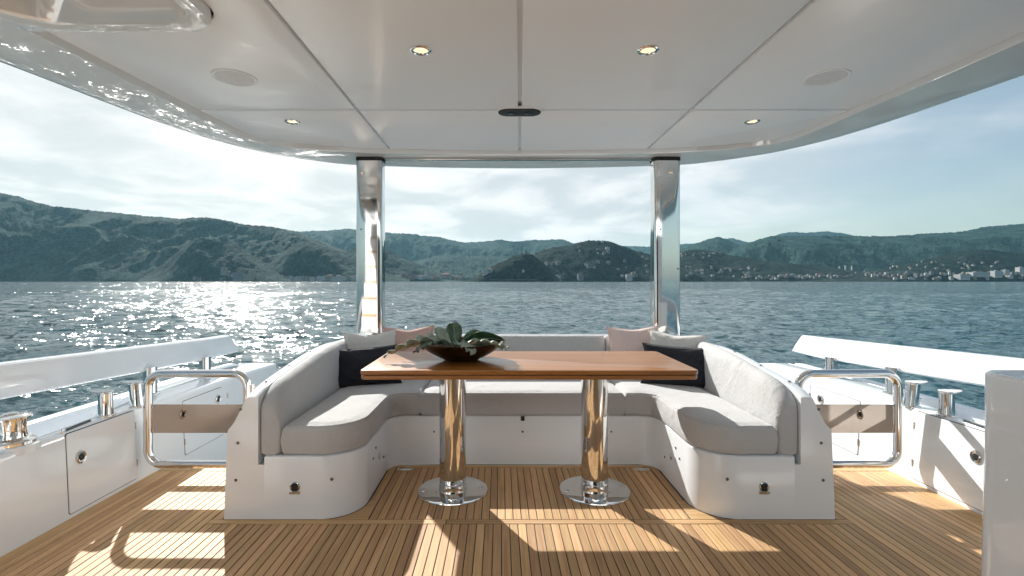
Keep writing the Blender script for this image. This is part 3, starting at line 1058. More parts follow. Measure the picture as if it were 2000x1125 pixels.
for s in (-1, 1):
    nm = 'left' if s < 0 else 'right'
    gt = thing('side_gate', 'polished steel tube gate with mirror plate between the sofa and %s bulwark' % nm, 'gate', (0, 3.0, 0), 'steel side gates')
    xa, xb = (1.655, 2.255) if s > 0 else (1.675, 2.275)
    pts = rounded_rect_path(min(s * xa, s * xb), max(s * xa, s * xb), .095, .642, .085)
    q = MB()
    q.tube([(x, 0, z) for x, z in pts], .0245, 18, loop=True)
    q.build('frame', 'chrome', gt)
    pl = MB()
    pl.box(min(s * (xa + .018), s * (xb - .018)), max(s * (xa + .018), s * (xb - .018)), -.0018, .0018, .283, .455)
    pl = pl.build('plate', 'mirror_reflected_tint', gt, bevel=.0006, seg=1)
    for zz_ in (.30, .438):
        q = MB()
        q.tube([(s * (xb - .035), -.0045, zz_), (s * (xb - .035), -.0015, zz_)], .006, 10)
        q.build('screw', 'steel', pl)
    for hz in (.20, .54):
        q = MB()
        q.tube([(s * (xa - .03), 0, hz - .035), (s * (xa - .03), 0, hz + .035)], .013, 12)
        q.box(min(s * (xa - .10), s * (xa - .01)), max(s * (xa - .10), s * (xa - .01)), -.006, .006, hz - .02, hz + .02)
        q.build('hinge', 'chrome', gt)

# ================================================================== SOFA
sofa = thing('sofa', 'U-shaped sofa with grey cushions on a white moulded base around the table', 'sofa', (0, 0, 0))
IW, RY, RC = 1.366, 4.04, 0.50        # half width, rear line and corner radius of the cushion's back face


def upath(n_off, y0=2.5, nstr=16, narc=14, nrear=24):
    """U path at outward offset n_off, as (x, y, outward normal, mean-line y)"""
    out = []
    for k in range(nstr):
        y = y0 + (RY - RC - y0) * k / nstr
        out.append((-IW - n_off, y, (-1, 0)))
    for k in range(narc + 1):
        a = R(180 - 90 * k / narc)
        out.append((-(IW - RC) + (RC + n_off) * math.cos(a), RY - RC + (RC + n_off) * math.sin(a), (math.cos(a), math.sin(a))))
    for k in range(1, nrear):
        out.append((-(IW - RC) + 2 * (IW - RC) * k / nrear, RY + n_off, (0, 1)))
    left = out[:nstr + narc + 1]
    out += [(-x, y, (-nx, ny)) for x, y, (nx, ny) in reversed(left)]
    return out


def top_h(y):
    return float(np.interp(y, [2.5, 2.56, 2.66, 2.97, 3.2, 3.4, 3.6, 4.1], [.615, .64, .662, .702, .728, .742, .748, .752]))


# --- white outer shell
path = upath(0.0)
rings = []
for (x, y, (nx, ny)) in path:
    h = top_h(y)
    pr = [(-.031, .001), (-.031, .275), (0.0, .275), (0.0, h - .004), (.006, h), (.048, h), (.06, h - .006), (.118, .492), (.126, .480), (.150, .452), (.155, .44), (.172, 0.001)]
    rings.append([(x + nx * a, y + ny * a, z) for a, z in pr])
q = MB()
q.rings(rings)
q.build('shell', 'gelcoat', sofa, smooth=32)

# --- white seat base: U plan, with the notch under the back cushion left open
def base_outline(inset=0.0, xo=1.455):
    g_ = inset
    half = [(-xo, 2.50 + g_)] + [(-1.065, 2.50 + g_)] + arc(-1.065, 2.70, .20 - g_, -90, 0, 12)[1:] + [(-.865 - g_, 3.13)] + \
        [(-.745 + .12 * math.cos(R(a)) - 0 * g_, 3.13 + .12 * math.sin(R(a))) for a in (180, 168, 156, 144, 132, 120, 108, 96, 90)][1:]
    # keep the inner corner offset
    half = [(x, y + (g_ if y > 3.2 else 0)) for x, y in half]
    return half + [(-x, y) for x, y in reversed(half)] + [(xo, 3.62), (1.0, RY - .05), (-1.0, RY - .05), (-xo, 3.62)]


q = MB()
ro = [(0.001, 0.0), (.304, 0.0), (.313, .003), (.317, .010), (.318, .02)]
o0 = base_outline(0)
n = len(o0)
rings = []
for z, g_ in ro:
    ol = base_outline(g_, xo=IW - .031)
    rings.append([(max(-1.47, x), y, z) for x, y in ol])
q.rings(rings)
q.build('base', 'gelcoat', sofa, smooth=40)

# --- white coaming behind the backrest that carries the pillars
outl = [(-1.40, 3.80)] + arc(-1.10, 4.02, .30, 180, 90, 10) + arc(1.10, 4.02, .30, 90, 0, 10) + [(1.40, 3.80), (1.25, 3.80)] + \
       arc(.90, 3.70, .36, 20, 90, 8) + arc(-.90, 3.70, .36, 90, 160, 8) + [(-1.25, 3.80)]
q = MB()
q.prism(outl, .10, .742)
q.build('coaming', 'gelcoat', sofa, bevel=.012, seg=3)


# --- cushions
def ease_end(d, r):
    """0..1 roundness of a soft end at distance d from it"""
    if d >= r:
        return 1.0
    u = 1 - d / r
    return math.sqrt(max(0.0, 1 - u * u))


def backrest(x_lo, x_hi, start=None):
    P = upath(0.0, y0=2.512, nstr=26, narc=20, nrear=50)
    L = [0.0]
    for a, c in zip(P[:-1], P[1:]):
        L.append(L[-1] + math.hypot(c[0] - a[0], c[1] - a[1]))
    L = np.array(L)
    X = np.array([p[0] for p in P]); Y = np.array([p[1] for p in P])
    NX = np.array([p[2][0] for p in P]); NY = np.array([p[2][1] for p in P])

    def s_of(xq):
        m_ = (Y > RY - .001) if abs(xq) < IW - RC else None
        idx = np.where(Y > RY - .001)[0]
        return float(np.interp(xq, X[idx], L[idx]))
    s0 = 0.0 if x_lo is None else s_of(x_lo) + .003
    s1 = L[-1] if x_hi is None else s_of(x_hi) - .003
    fr0, fr1 = (0.035 if x_lo is None else .018), (0.035 if x_hi is None else .018)
    ss = list(np.arange(s0, s1, .035)) + [s1]
    ss = sorted(set([round(v, 5) for v in ss] + [round(s0 + f_ * fr0, 5) for f_ in (0, .03, .12, .3, .6, 1)] + [round(s1 - f_ * fr1, 5) for f_ in (0, .03, .12, .3, .6, 1)]))
    rings = []
    for s in ss:
        x, y = np.interp(s, L, X), np.interp(s, L, Y)
        nx, ny = np.interp(s, L, NX), np.interp(s, L, NY)
        nl = math.hypot(nx, ny)
        nx, ny = nx / nl, ny / nl
        e = min(ease_end(s - s0 + 1e-4, fr0), ease_end(s1 - s + 1e-4, fr1))
        h = top_h(y) + .014
        dfr = min(s if x_lo is None else 9, (L[-1] - s) if x_hi is None else 9)
        h -= .055 * math.exp(-(dfr / .07) ** 1.3)
        zb = .314
        bulge = .010 * math.sin(9 * s) * 0.3
        pr = [(.001, zb + .01), (-.02, zb), (-.085, zb), (-.104, zb + .012), (-.112, zb + .05), (-.114 - bulge, zb + .13), (-.110, (zb + h) / 2 + .05), (-.098, h - .06), (-.086, h - .028),
              (-.066, h - .008), (-.045, h), (-.022, h - .003), (-.006, h - .014), (.001, h - .03)]
        k = 1.0
        sh = (1 - e)
        cxn, czn = -.055, (zb + h) / 2
        out = []
        for a, z in pr:
            a2 = cxn + (a - cxn) * (1 - .32 * sh)
            z2 = czn + (z - czn) * (1 - .10 * sh)
            out.append((x + nx * a2, y + ny * a2, z2))
        rings.append(out)
    q = MB()
    q.rings(rings)
    return q


backrest(None, -.69).build('backrest_cushion', 'sofa_fabric', sofa, smooth=60)
backrest(-.69, .69).build('backrest_cushion', 'sofa_fabric', sofa, smooth=60)
backrest(.69, None).build('backrest_cushion', 'sofa_fabric', sofa, smooth=60)


def inset_poly(poly, d):
    """offset a CCW polygon inwards by d using vertex normals"""
    n = len(poly)
    out = []
    for i in range(n):
        p0, p1, p2 = np.array(poly[i - 1]), np.array(poly[i]), np.array(poly[(i + 1) % n])
        e1, e2 = p1 - p0, p2 - p1
        e1, e2 = e1 / (np.linalg.norm(e1) + 1e-9), e2 / (np.linalg.norm(e2) + 1e-9)
        n1, n2 = np.array((-e1[1], e1[0])), np.array((-e2[1], e2[0]))
        b_ = n1 + n2
        b_ = b_ / (np.linalg.norm(b_) + 1e-9)
        c = max(.3, b_.dot(n1))
        out.append(tuple(p1 + b_ * d / c))
    return out


def edge_counts(poly, step):
    n = len(poly)
    return [max(1, int(math.hypot(poly[(i + 1) % n][0] - poly[i][0], poly[(i + 1) % n][1] - poly[i][1]) / step)) for i in range(n)]


def densify(poly, counts):
    out = []
    n = len(poly)
    for i in range(n):
        p, q_ = poly[i], poly[(i + 1) % n]
        for j in range(counts[i]):
            u = j / counts[i]
            out.append((p[0] + (q_[0] - p[0]) * u, p[1] + (q_[1] - p[1]) * u))
    return out


def slab_cushion(poly, z0, z1, r=.026):
    area = sum(poly[i][0] * poly[(i + 1) % len(poly)][1] - poly[(i + 1) % len(poly)][0] * poly[i][1] for i in range(len(poly)))
    if area < 0:
        poly = poly[::-1]
    cnt = edge_counts(poly, .05)

    def inset_poly_(p, d):
        return densify(inset_poly(p, d), cnt)
    rings = []
    for g_, z in ((r * .5, z0), (r * .15, z0 + .008), (0, z0 + .02)):
        rings.append([(x, y, z) for x, y in inset_poly_(poly, g_)])
    rings.append([(x, y, (z0 + z1) / 2) for x, y in inset_poly_(poly, -.006)])
    for a in (0, 20, 40, 60, 78, 90):
        g_ = r * (1 - math.cos(R(a)))
        z = z1 - .008 - r + r * math.sin(R(a))
        rings.append([(x, y, z) for x, y in inset_poly_(poly, g_)])
    rings.append([(x, y, z1 - .002) for x, y in inset_poly_(poly, r + .02)])
    rings.append([(x, y, z1) for x, y in inset_poly_(poly, r + .038)])
    q = MB()
    q.rings(rings)
    return q, [p for p in rings[7]]


def seat(poly):
    q, edge = slab_cushion(poly, .319, .474)
    o = q.build('seat_cushion', 'sofa_fabric', sofa, smooth=60)
    p = MB()
    p.tube(edge, .0032, 6, loop=True)
    p.build('piping', 'sofa_fabric', o)


CI = IW - .118          # seat meets the back cushion here
for s in (-1, 1):
    half = [(-CI, 2.508), (-1.10, 2.508)] + arc(-1.085, 2.728, .225, -86, 0, 12) + [(-.860, 3.10)] + \
        [(-.76 + .10 * math.cos(R(a)), 3.15 + .10 * math.sin(R(a))) for a in (180, 165, 150, 135, 120, 105, 90)] + [(-.672, 3.25), (-.672, RY - .12)] + \
        [(-(IW - RC) + (RC - .118) * math.cos(R(a)), RY - RC + (RC - .118) * math.sin(R(a))) for a in (90, 105, 120, 135, 150, 165, 180)]
    poly = half if s < 0 else [(-x, y) for x, y in half]
    seat(poly)
seat([(-.667, 3.246), (.667, 3.246), (.667, RY - .12), (-.667, RY - .12)])

# --- press studs, recessed latches and screw caps on the white mouldings
stud = MB()
stud.lathe([(.0075, 0), (.0075, .002), (.005, .0045), (.0, .005)], seg=14)
stud_me = stud.mesh('press_stud', 'dark_steel')


def put_stud(p, nrm, sc=1.0, me=None):
    o = link('press_stud', me or stud_me, sofa)
    o.location = p
    o.rotation_euler = Vector(nrm).to_track_quat('Z', 'Y').to_euler()
    o.scale = (sc, sc, sc)


for s in (-1, 1):
    for x, z in ((1.455, .555), (1.468, .385), (1.478, .198)):
        put_stud((s * (x), 2.4995, z), (0, -1, 0))
    for y, off in ((2.66, .05), (2.95, .05), (3.28, .05)):
        put_stud((s * (IW + .035), y, top_h(y) + .0005), (0, 0, 1))
    for p in ((.995, 2.4995, .203),):
        put_stud((s * p[0], p[1], p[2]), (0, -1, 0), 1.1)
    for p in ((.864, 2.80, .20), (.864, 2.86, .24), (.864, 3.05, .12)):
        put_stud((s * p[0], p[1], p[2]), (-s, 0, 0), 1.0)
    put_stud((s * .58, 3.2495, .215), (0, -1, 0), .8)
put_stud((0.0, 3.2495, .215), (0, -1, 0), 1.0)
# cable grommet under the middle cushion
q = MB()
q.box(-.012, .012, 3.243, 3.252, .286, .316)
q.build('cushion_tab', 'black_rubber', sofa, bevel=.003)
for s in (-1, 1):
    xl = s * 1.18
    lt = MB()
    lt.rings([[(xl + r * math.cos(2 * PI * k / 28), 2.4995 - d, .165 + r * math.sin(2 * PI * k / 28)) for k in range(28)] for r, d in ((.026, 0), (.026, .004), (.021, .007), (.018, .003))])
    lt.box(xl - .026, xl + .026, 2.492, 2.4995, .130, .143)
    lt = lt.build('latch', 'chrome', sofa)
    q = MB()
    q.box(xl - .013, xl + .013, 2.4925, 2.4965, .145, .160)
    q.rings([[(xl + r * math.cos(2 * PI * k / 20), 2.4965 - d, .168 + r * math.sin(2 * PI * k / 20)) for k in range(20)] for r, d in ((.016, 0), (.016, .0015))])
    q.build('latch_button', 'black_rubber', lt)
    # locker catch on the inner side of the seat base
    q = MB()
    q.rings([[(s * (.8645 - d), 2.94 + r * math.cos(2 * PI * k / 24), .165 + 1.25 * r * math.sin(2 * PI * k / 24)) for k in range(24)] for r, d in ((.017, 0), (.017, .004), (.012, .006))])
    q.build('catch', 'chrome', sofa)


# ================================================================== TABLE
TY0, TY1, TX = 2.495, 3.19, .858
tbl = thing('table', 'varnished teak dining table on two chrome pedestals in front of the sofa', 'table', (0, 2.845, 0))


def rrect(x0, x1, y0, y1, r, n=6):
    return arc(x1 - r, y1 - r, r, 0, 90, n) + arc(x0 + r, y1 - r, r, 90, 180, n) + arc(x0 + r, y0 + r, r, 180, 270, n) + arc(x1 - r, y0 + r, r, 270, 360, n)


yc = 2.845
for nm, z0, z1, ins in (('table_top', .7275, .7505, 0.0), ('lower_leaf', .703, .7245, 0.003)):
    rings = []
    for g_, z in ((.006, z0), (.0015, z0 + .002), (0, z0 + .005), (0, z1 - .005), (.0015, z1 - .0015), (.006, z1)):
        rings.append([(x, y, z) for x, y in rrect(-TX + g_ + ins, TX - g_ - ins, TY0 - yc + g_ + ins, TY1 - yc - g_ - ins, .035 - g_)])
    q = MB()
    q.rings(rings)
    tp = q.build(nm, 'table_wood', tbl, smooth=50)
q = MB()
q.prism(rrect(-TX + .007, TX - .007, TY0 - yc + .007, TY1 - yc - .007, .03), .7243, .7277)
q.build('leaf_gap', 'dark_gap', tbl, smooth=0)
for s, lx in ((-1, -.419), (1, .394)):
    lg = link('pedestal', None, tbl)
    lg.location = (lx, 0.005, 0)
    q = MB()
    q.lathe([(.074, .05), (.0755, .06), (.0762, .45), (.077, .702)], seg=56)
    q.build('column', 'chrome', lg)
    q = MB()
    q.lathe([(.0815, .008), (.0805, .012), (.0785, .016), (.0785, .05), (.076, .053), (.07, .053)], seg=56)
    q.build('collar', 'chrome', lg)
    q = MB()
    q.lathe([(.200, .0005), (.201, .003), (.199, .007), (.192, .009), (.07, .0095)], seg=72)
    q.build('base_plate', 'chrome', lg, smooth=25)
    for a in (8, 98, 188, 278):
        q = MB()
        bxx, byy = .165 * math.cos(R(a)), .165 * math.sin(R(a))
        q.lathe([(.015, .0085), (.015, .012), (.011, .0145), (.0, .015)], bxx, byy, 0, 18)
        q.build('bolt', 'steel', lg)

# ------------------------------------------------------------------ bowl and plant
BX, BY, BZ = -.370, 2.85, .7507
bowl = thing('bowl', 'wide shallow bronze bowl standing on the left half of the table', 'bowl', (BX, BY, BZ))
prof_o = [(.0, 0.0), (.085, 0.0), (.095, .002), (.115, .012), (.150, .028), (.190, .052), (.220, .076), (.234, .092), (.239, .099)]
prof_i = [(.237, .102), (.233, .100), (.227, .091), (.212, .076), (.180, .054), (.140, .033), (.10, .016), (.0, .012)]
q = MB()
q.lathe(prof_o[1:] + prof_i[:-1], seg=64)
q.build('shell', 'bronze', bowl, smooth=60)
for k in range(6):      # smooth stones lying in the bowl
    a = R(-30 + k * 55)
    q = MB()
    q.lathe([(0.012, -.018), (.024, -.010), (.028, 0), (.022, .011), (.010, .017)], .15 * math.cos(a) * (.6 + .1 * (k % 3)), .15 * math.sin(a) * .8, .056, 14, 1.3, 1.0)
    q.build('pebble', 'wall_pink' if k % 2 else 'wall_grey', bowl)

plant = thing('plant', 'bunch of cut green leaves with long lobes lying in the bronze bowl', 'plant', (BX, BY, BZ + .045))


def lobed_leaf(p0, d0, length, wid, curl, side, lobes, mat, cup=.25, ripple=.006, depth=.6):
    """one leaf with deep rounded lobes along both edges, bending along its length"""
    n = max(2, lobes) * 12
    p, d = Vector(p0), Vector(d0).normalized()
    top, bot = [], []
    ph = random.uniform(0, 6)
    for k in range(n + 1):
        u = k / n
        env = math.sin(PI * (0.04 + .955 * u) ** .70) ** .85
        lob = 1 - depth * (1 - abs(math.sin(PI * lobes * u + .25)) ** .8) * min(1, 6 * u) * (1 if u < .93 else .3)
        hw = max(.0012, wid * env * lob)
        sn = (Vector(side) - d * d.dot(Vector(side))).normalized()
        up = sn.cross(d).normalized()
        if up.z < 0 and abs(d.z) < .8:
            up = -up
        row = []
        for j in range(-4, 5):
            v = j / 4
            fwd = 1.1 * abs(v) ** 1.5 * hw * (1 if u < .9 else .3)            # lobes sweep forward
            z = cup * hw * abs(v) ** 1.3 - .9 * cup * hw * abs(v) ** 3 + ripple * math.sin(PI * lobes * 2 * u + ph + (v > 0) * 1.3) * abs(v)
            row.append(p + sn * hw * v + d * fwd + up * z)
        top.append(row)
        bot.append([q_ - up * .0012 for q_ in row])
        p = p + d * (length / n)
        d = (d + Vector(curl) / n).normalized()
    q = MB()
    q.rings([r + b_[::-1] for r, b_ in zip(top, bot)])
    o = q.build('leaf', mat, plant, smooth=70)
    st = MB()
    st.tube([r[4] + Vector((0, 0, .0008)) for r in top[::6]], .0022, 6)
    st.build('midrib', 'leaf_pale_sheen', o)
    return o


random.seed(21)
# leaves standing up out of the bowl
lobed_leaf((.00, -.02, .02), (.70, -.05, .62), .27, .050, (.70, -.1, -1.0), (.30, .55, -.55), 1, 'leaf', .45, .003, .0)
lobed_leaf((-.03, .00, .02), (-.10, .10, .95), .150, .046, (-.05, .1, -.30), (1, .15, .1), 1, 'leaf', .5, .003, .0)
lobed_leaf((-.06, -.01, .02), (-.40, .02, .85), .150, .036, (-.25, 0, -.5), (.8, .5, .3), 1, 'leaf_pale_sheen', .5, .003, .0)
lobed_leaf((.01, .04, .02), (.28, .35, .75), .150, .034, (.6, .2, -.5), (1, -.2, 0), 1, 'leaf', .4, .003, .0)
lobed_leaf((.03, .02, .03), (.95, .18, .34), .23, .040, (.1, 0, -.6), (.1, .8, .35), 2, 'leaf', .4, .004, .2)
lobed_leaf((.03, -.03, .03), (.95, -.05, .22), .23, .026, (.1, 0, -.45), (.05, .8, .45), 2, 'leaf', .4, .004, .2)
# leaves that spill over the rim
lobed_leaf((-.04, -.06, .045), (-.95, -.14, .26), .40, .056, (-.10, -.05, -.85), (.12, -.85, .40), 5, 'leaf_pale_sheen', .5, .010, .60)
lobed_leaf((-.05, -.02, .05), (-.92, .05, .36), .33, .048, (-.15, .0, -1.0), (.05, .8, .50), 5, 'leaf_pale_sheen', .5, .008, .60)
lobed_leaf((-.04, .03, .05), (-.85, .30, .40), .24, .040, (-.2, .1, -.8), (.4, .8, .2), 4, 'leaf', .4, .008, .6)
lobed_leaf((.00, -.09, .05), (.88, -.36, .20), .29, .060, (.25, .0, -.45), (.40, .75, -.40), 5, 'leaf_pale_sheen', .5, .012, .60)
lobed_leaf((-.03, -.09, .05), (.45, -.80, .34), .22, .052, (.2, -.1, -1.0), (.9, .35, -.2), 5, 'leaf_pale_sheen', .4, .010, .65)
lobed_leaf((-.08, -.07, .05), (-.72, -.55, .36), .22, .034, (-.1, -.2, -1.1), (.7, -.7, 0), 5, 'leaf', .3, .010, .65)
lobed_leaf((.03, .06, .05), (.6, .6, .35), .18, .04, (.2, .2, -.6), (-.7, .6, 0), 4, 'leaf', .3, .008, .5)


# ================================================================== PILLOWS
def pillow(label, mat, w_, h_, th, base, yaw, lean, roll=0.0, seed=0, chop=0.0):
    n = 30
    us = np.linspace(-1, 1, n + 1)
    U, Vv = np.meshgrid(us, us, indexing='ij')
    cor = (np.abs(U) * np.abs(Vv)) ** 5
    X = w_ / 2 * U * (1 - .075 * (1 - Vv ** 2)) * (1 + .03 * cor)
    Zp = h_ / 2 * Vv * (1 - .085 * (1 - U ** 2)) * (1 + .03 * cor)
    T = th / 2 * (np.clip(1 - U ** 2, 0, 1) * np.clip(1 - Vv ** 2, 0, 1)) ** .42
    wr = fbm(U * 1.6 + seed, Vv * 1.6 - seed, 3, seed + 2)
    edge = np.clip(1 - np.maximum(np.abs(U), np.abs(Vv)), 0, 1)
    rad = fbm(np.arctan2(Vv, U) * 4.5 + seed, U * 0 + seed, 3, seed + 5) * np.exp(-edge * 6) * .014
    Zp = Zp - chop * np.exp(-(U / .35) ** 2) * np.clip(Vv, 0, 1) ** 2
    V, faces = [], []
    for side in (1, -1):
        Yp = -side * np.clip(T + (wr * .010 + rad) * (edge > 0) * np.clip(edge * 6, 0, 1), 0.0005, 1)
        V.append(np.stack([X, Yp, Zp], -1).reshape(-1, 3))
    Q1 = gridquads(n + 1, n + 1)
    Q2 = Q1[:, ::-1] + (n + 1) ** 2
    ring = [i * (n + 1) for i in range(n)] + [n * (n + 1) + j for j in range(n)] + [i * (n + 1) + n for i in range(n, 0, -1)] + [j for j in range(n, 0, -1)]
    off = (n + 1) ** 2
    Q3 = np.array([(ring[i], ring[(i + 1) % len(ring)], ring[(i + 1) % len(ring)] + off, ring[i] + off) for i in range(len(ring))])
    me = npmesh('pillow', np.concatenate(V), np.concatenate([Q1, Q2, Q3]), [mat])
    bm = bmesh.new()
    bm.from_mesh(me)
    bmesh.ops.recalc_face_normals(bm, faces=bm.faces)
    bm.to_mesh(me)
    bm.free()
    o = link('pillow', me)
    rot = Matrix.Rotation(R(yaw), 4, 'Z') @ Matrix.Rotation(R(-lean), 4, 'X') @ Matrix.Rotation(R(roll), 4, 'Y')
    o.matrix_world = Matrix.Translation(Vector(base)) @ rot @ Matrix.Translation((0, 0, h_ / 2))
    tag(o, label, 'pillow', 'scatter pillows on the sofa')
    # piped seam round the edge
    q = MB()
    pr = [tuple(np.concatenate(V)[i] * np.array((1, 0, 1))) for i in ring]
    q.tube(pr, .0028, 6, loop=True)
    q.build('piping', mat, o)
    return o


pillow('white pillow in the left rear corner of the sofa, left of the pink one', 'white_fabric', .40, .36, .13, (-1.085, 3.685, .468), 32, 13, 0, 1, .02)
pillow('dusty pink pillow against the backrest behind the leaves', 'pink_fabric', .39, .385, .13, (-.845, 3.83, .466), 6, 13, -2, 2, .015)
pillow('long navy pillow on the left seat behind the left table corner', 'navy_fabric', .50, .28, .12, (-1.09, 3.46, .468), 16, 22, -2, 3)
pillow('pale blush pillow standing against the backrest on the right', 'blush_fabric', .39, .385, .13, (.90, 3.82, .466), -5, 13, -2, 4, .01)
pillow('creamy white pillow in the right rear corner of the sofa', 'white_fabric', .41, .355, .13, (1.125, 3.675, .468), -32, 13, 3, 5, .012)
pillow('long navy pillow on the right seat behind the right table corner', 'navy_fabric', .52, .29, .12, (1.105, 3.45, .468), -17, 22, 2, 6)

# ================================================================== ROOF PILLARS
ZR = 2.19
for s in (-1, 1):
    nm = 'left' if s < 0 else 'right'
    pl = thing('roof_pillar', 'mirror-polished steel pillar rising from the sofa coaming, the %s one' % nm, 'pillar', (s * 1.214, 4.10, 0), 'mirror-polished roof pillars')
    q = MB()
    # flat-fronted oval section
    sec = []
    for k in range(64):
        a = 2 * PI * k / 64
        ca, sa_ = math.cos(a), math.sin(a)
        sec.append((.108 * abs(ca) ** .30 * (1 if ca > 0 else -1), -0 + .070 * abs(sa_) ** .34 * (1 if sa_ > 0 else -1)))
    q.rings([[(x, y, z) for x, y in sec] for z in (.742, 1.2, 1.7, ZR - .008)])
    q.build('column', 'chrome', pl, smooth=50)
    q = MB()
    q.rings([[(x * 1.03, y * 1.04, z) for x, y in sec] for z in (ZR - .010, ZR + .02)])
    q.build('gasket_gap', 'black_rubber', pl)
    q = MB()
    q.rings([[(x * 1.02, y * 1.03, z) for x, y in sec] for z in (.741, .747)])
    q.build('foot_seal', 'black_rubber', pl)
    for z, xx in ((1.30, .085), (1.62, -.06)):
        q = MB()
        q.tube([(xx, -.068, z), (xx, -.078, z)], .005, 10)
        q.build('screw', 'black_rubber', pl)

# ================================================================== HARDTOP
roof = thing('hardtop', 'glossy white hardtop roof with recessed ceiling panels over the deck', 'roof', (0, 0, 0))
ZP, ZRIM = 2.25, 2.215
inner_h = [(0, 4.01), (1.0, 3.95), (1.45, 3.87), (1.73, 3.77), (1.9, 3.655), (1.965, 3.5), (2.0, 3.07), (2.05, 2.3), (2.09, 1.5), (2.1, .5), (2.1, -.6)]
outer_h = [(0, 4.47), (.7, 4.44), (1.39, 4.34), (1.66, 4.21), (1.95, 3.96), (2.11, 3.74), (2.24, 3.47), (2.33, 3.15), (2.39, 2.8), (2.44, 2.45), (2.5, 2.0), (2.55, 1.0), (2.55, -.6)]
NH = 70
ih, oh = resample(catmull(inner_h, 10), NH), resample(catmull(outer_h, 10), NH)
ifull = [(-x, y) for x, y in reversed(ih)] + ih[1:]
ofull = [(-x, y) for x, y in reversed(oh)] + oh[1:]
rings = []
for (xi, yi), (xo, yo) in zip(ifull, ofull):
    def L_(u):
        return (xi + (xo - xi) * u, yi + (yo - yi) * u)
    pr = [(0, ZP + .06), (0, ZRIM + .006), (.012, ZRIM), (.35, ZRIM - .006), (.70, ZRIM - .010), (.88, ZRIM - .012), (.95, ZRIM - .008), (.985, ZRIM + .006), (1.0, ZRIM + .03), (1.0, ZRIM + .14), (.93, ZRIM + .2), (0, ZP + .2)]
    rings.append([(*L_(u), z) for u, z in pr])
q = MB()
q.rings(rings)
q.build('rim', 'gelcoat_rim', roof, smooth=40)
# deck above
q = MB()
q.prism([(x * .97, y * .985 if y > 0 else y) for x, y in ofull], ZP + .36, ZP + .42)
q.build('upper_deck', 'gelcoat', roof, smooth=0)
q = MB()
n_ = len(ofull)
q.rings([[(x * .985, y * .99 if y > 0 else y, ZRIM + .19) for x, y in ofull], [(x * .97, y * .985 if y > 0 else y, ZP + .37) for x, y in ofull]], cap=False)
q.build('fascia', 'gelcoat', roof, smooth=40)
# backing above the panel joints (leaves the hatch open)
ci = [(x, y) for x, y in ifull]
for k, (hp) in enumerate((((-1, 0, 1.24),), ((1, 0, -1.2405), (0, -1, -2.04)))):
    poly = ci
    for a, b_, c in hp:
        poly = clip(poly, a, b_, c)
    q = MB()
    q.prism(poly, ZP + .022, ZP + .05)
    q.build('ceiling_backing', 'ceiling_white', roof, smooth=0)

GAPC = .011
SEAM0, SEAM1 = -.147, .0395
inset_i = inset_poly(ifull[::-1] if sum(ifull[i][0] * ifull[(i + 1) % len(ifull)][1] - ifull[(i + 1) % len(ifull)][0] * ifull[i][1] for i in range(len(ifull))) < 0 else ifull, .006)
cols = [(-3, -1.025), (-1.025, 0.0), (0.0, 1.025), (1.025, 3)]
rows = [(3.05, 5), (.55, 3.05)]
for (ya, yb) in rows + [(-.55, .55)]:
    for (xa, xb) in cols:
        poly = inset_i
        # the middle joint runs slightly askew: x = SEAM0 + SEAM1 * y
        ea = (-1, SEAM1, -(SEAM0 + GAPC)) if xa == 0.0 else (-1, 0, -(xa + GAPC))
        eb = (1, -SEAM1, SEAM0 - GAPC) if xb == 0.0 else (1, 0, xb - GAPC)
        for a, b_, c in (ea, eb, (0, -1, -(ya + GAPC)), (0, 1, yb - GAPC)):
            poly = clip(poly, a, b_, c)
        if xa < -2 and ya < 3:
            if ya > 0:
                # panel cut round the stair hatch
                far = clip(poly, 0, -1, -2.034)
                nx_ = max(p[0] for p in far)
                fx = [p for p in far]
                lowx = min(p[0] for p in far if p[1] < 2.05)
                up_ = sorted([p for p in far if p[1] > 2.05 and p[0] < nx_ - .001], key=lambda p: (p[1], p[0]))
                left_edge = [(lowx, 2.034)] + [p for p in up_ if p[0] < -1.9]
                outl = left_edge + [(nx_, yb - GAPC), (nx_, ya + GAPC), (-1.262, ya + GAPC)] + arc(-1.402, 1.894, .14, 0, 90, 10)
                poly = outl
            else:
                poly = clip(poly, -1, 0, 1.262)
        q = MB()
        q.prism(poly, ZP, ZP + .02)
        q.build('ceiling_panel', 'ceiling_white', roof, bevel=.0025, seg=2)

# coaming of the stair hatch
outer = [(-1.268, -.55), (-1.268, 1.886)] + arc(-1.408, 1.886, .14, 0, 90, 12)[1:] + [(-1.75, 2.026), (-2.03, 2.026), (-2.075, 2.026), (-2.08, 2.01)]
inn = [(-1.335, -.55), (-1.335, 1.83)] + arc(-1.46, 1.832, .125, 0, 90, 12)[1:] + [(-1.75, 1.957), (-1.90, 1.957), (-2.02, 1.87), (-2.085, 1.72)]
rings = []
for (a, b_), (c, d) in zip(outer, inn):
    mx, my = (a + c) / 2, (b_ + d) / 2
    rings.append([(a, b_, ZP + .06), (a, b_, ZRIM + .008), (a + (c - a) * .1, b_ + (d - b_) * .1, ZRIM - .0015), (mx, my, ZRIM - .0025), (a + (c - a) * .9, b_ + (d - b_) * .9, ZRIM - .0015), (c, d, ZRIM + .008), (c, d, ZP + .355)])
q = MB()
q.rings(rings, cap=False, closed=False)
q.build('hatch_coaming', 'gelcoat_rim', roof, smooth=50)
q = MB()
q.box(-2.3, -1.20, -.58, 2.02, ZP + .345, ZP + .358)
q.build('hatch_cover', 'hatch_grey', roof, smooth=0)
# awning track between the pillars
q = MB()
q.box(-1.10, 1.10, 4.07, 4.115, ZRIM - .022, ZRIM - .0095)
tr = q.build('awning_track', 'steel', None, bevel=.003)
tag(tr, 'thin bronze-toned steel track under the roof edge between the pillars', 'track')

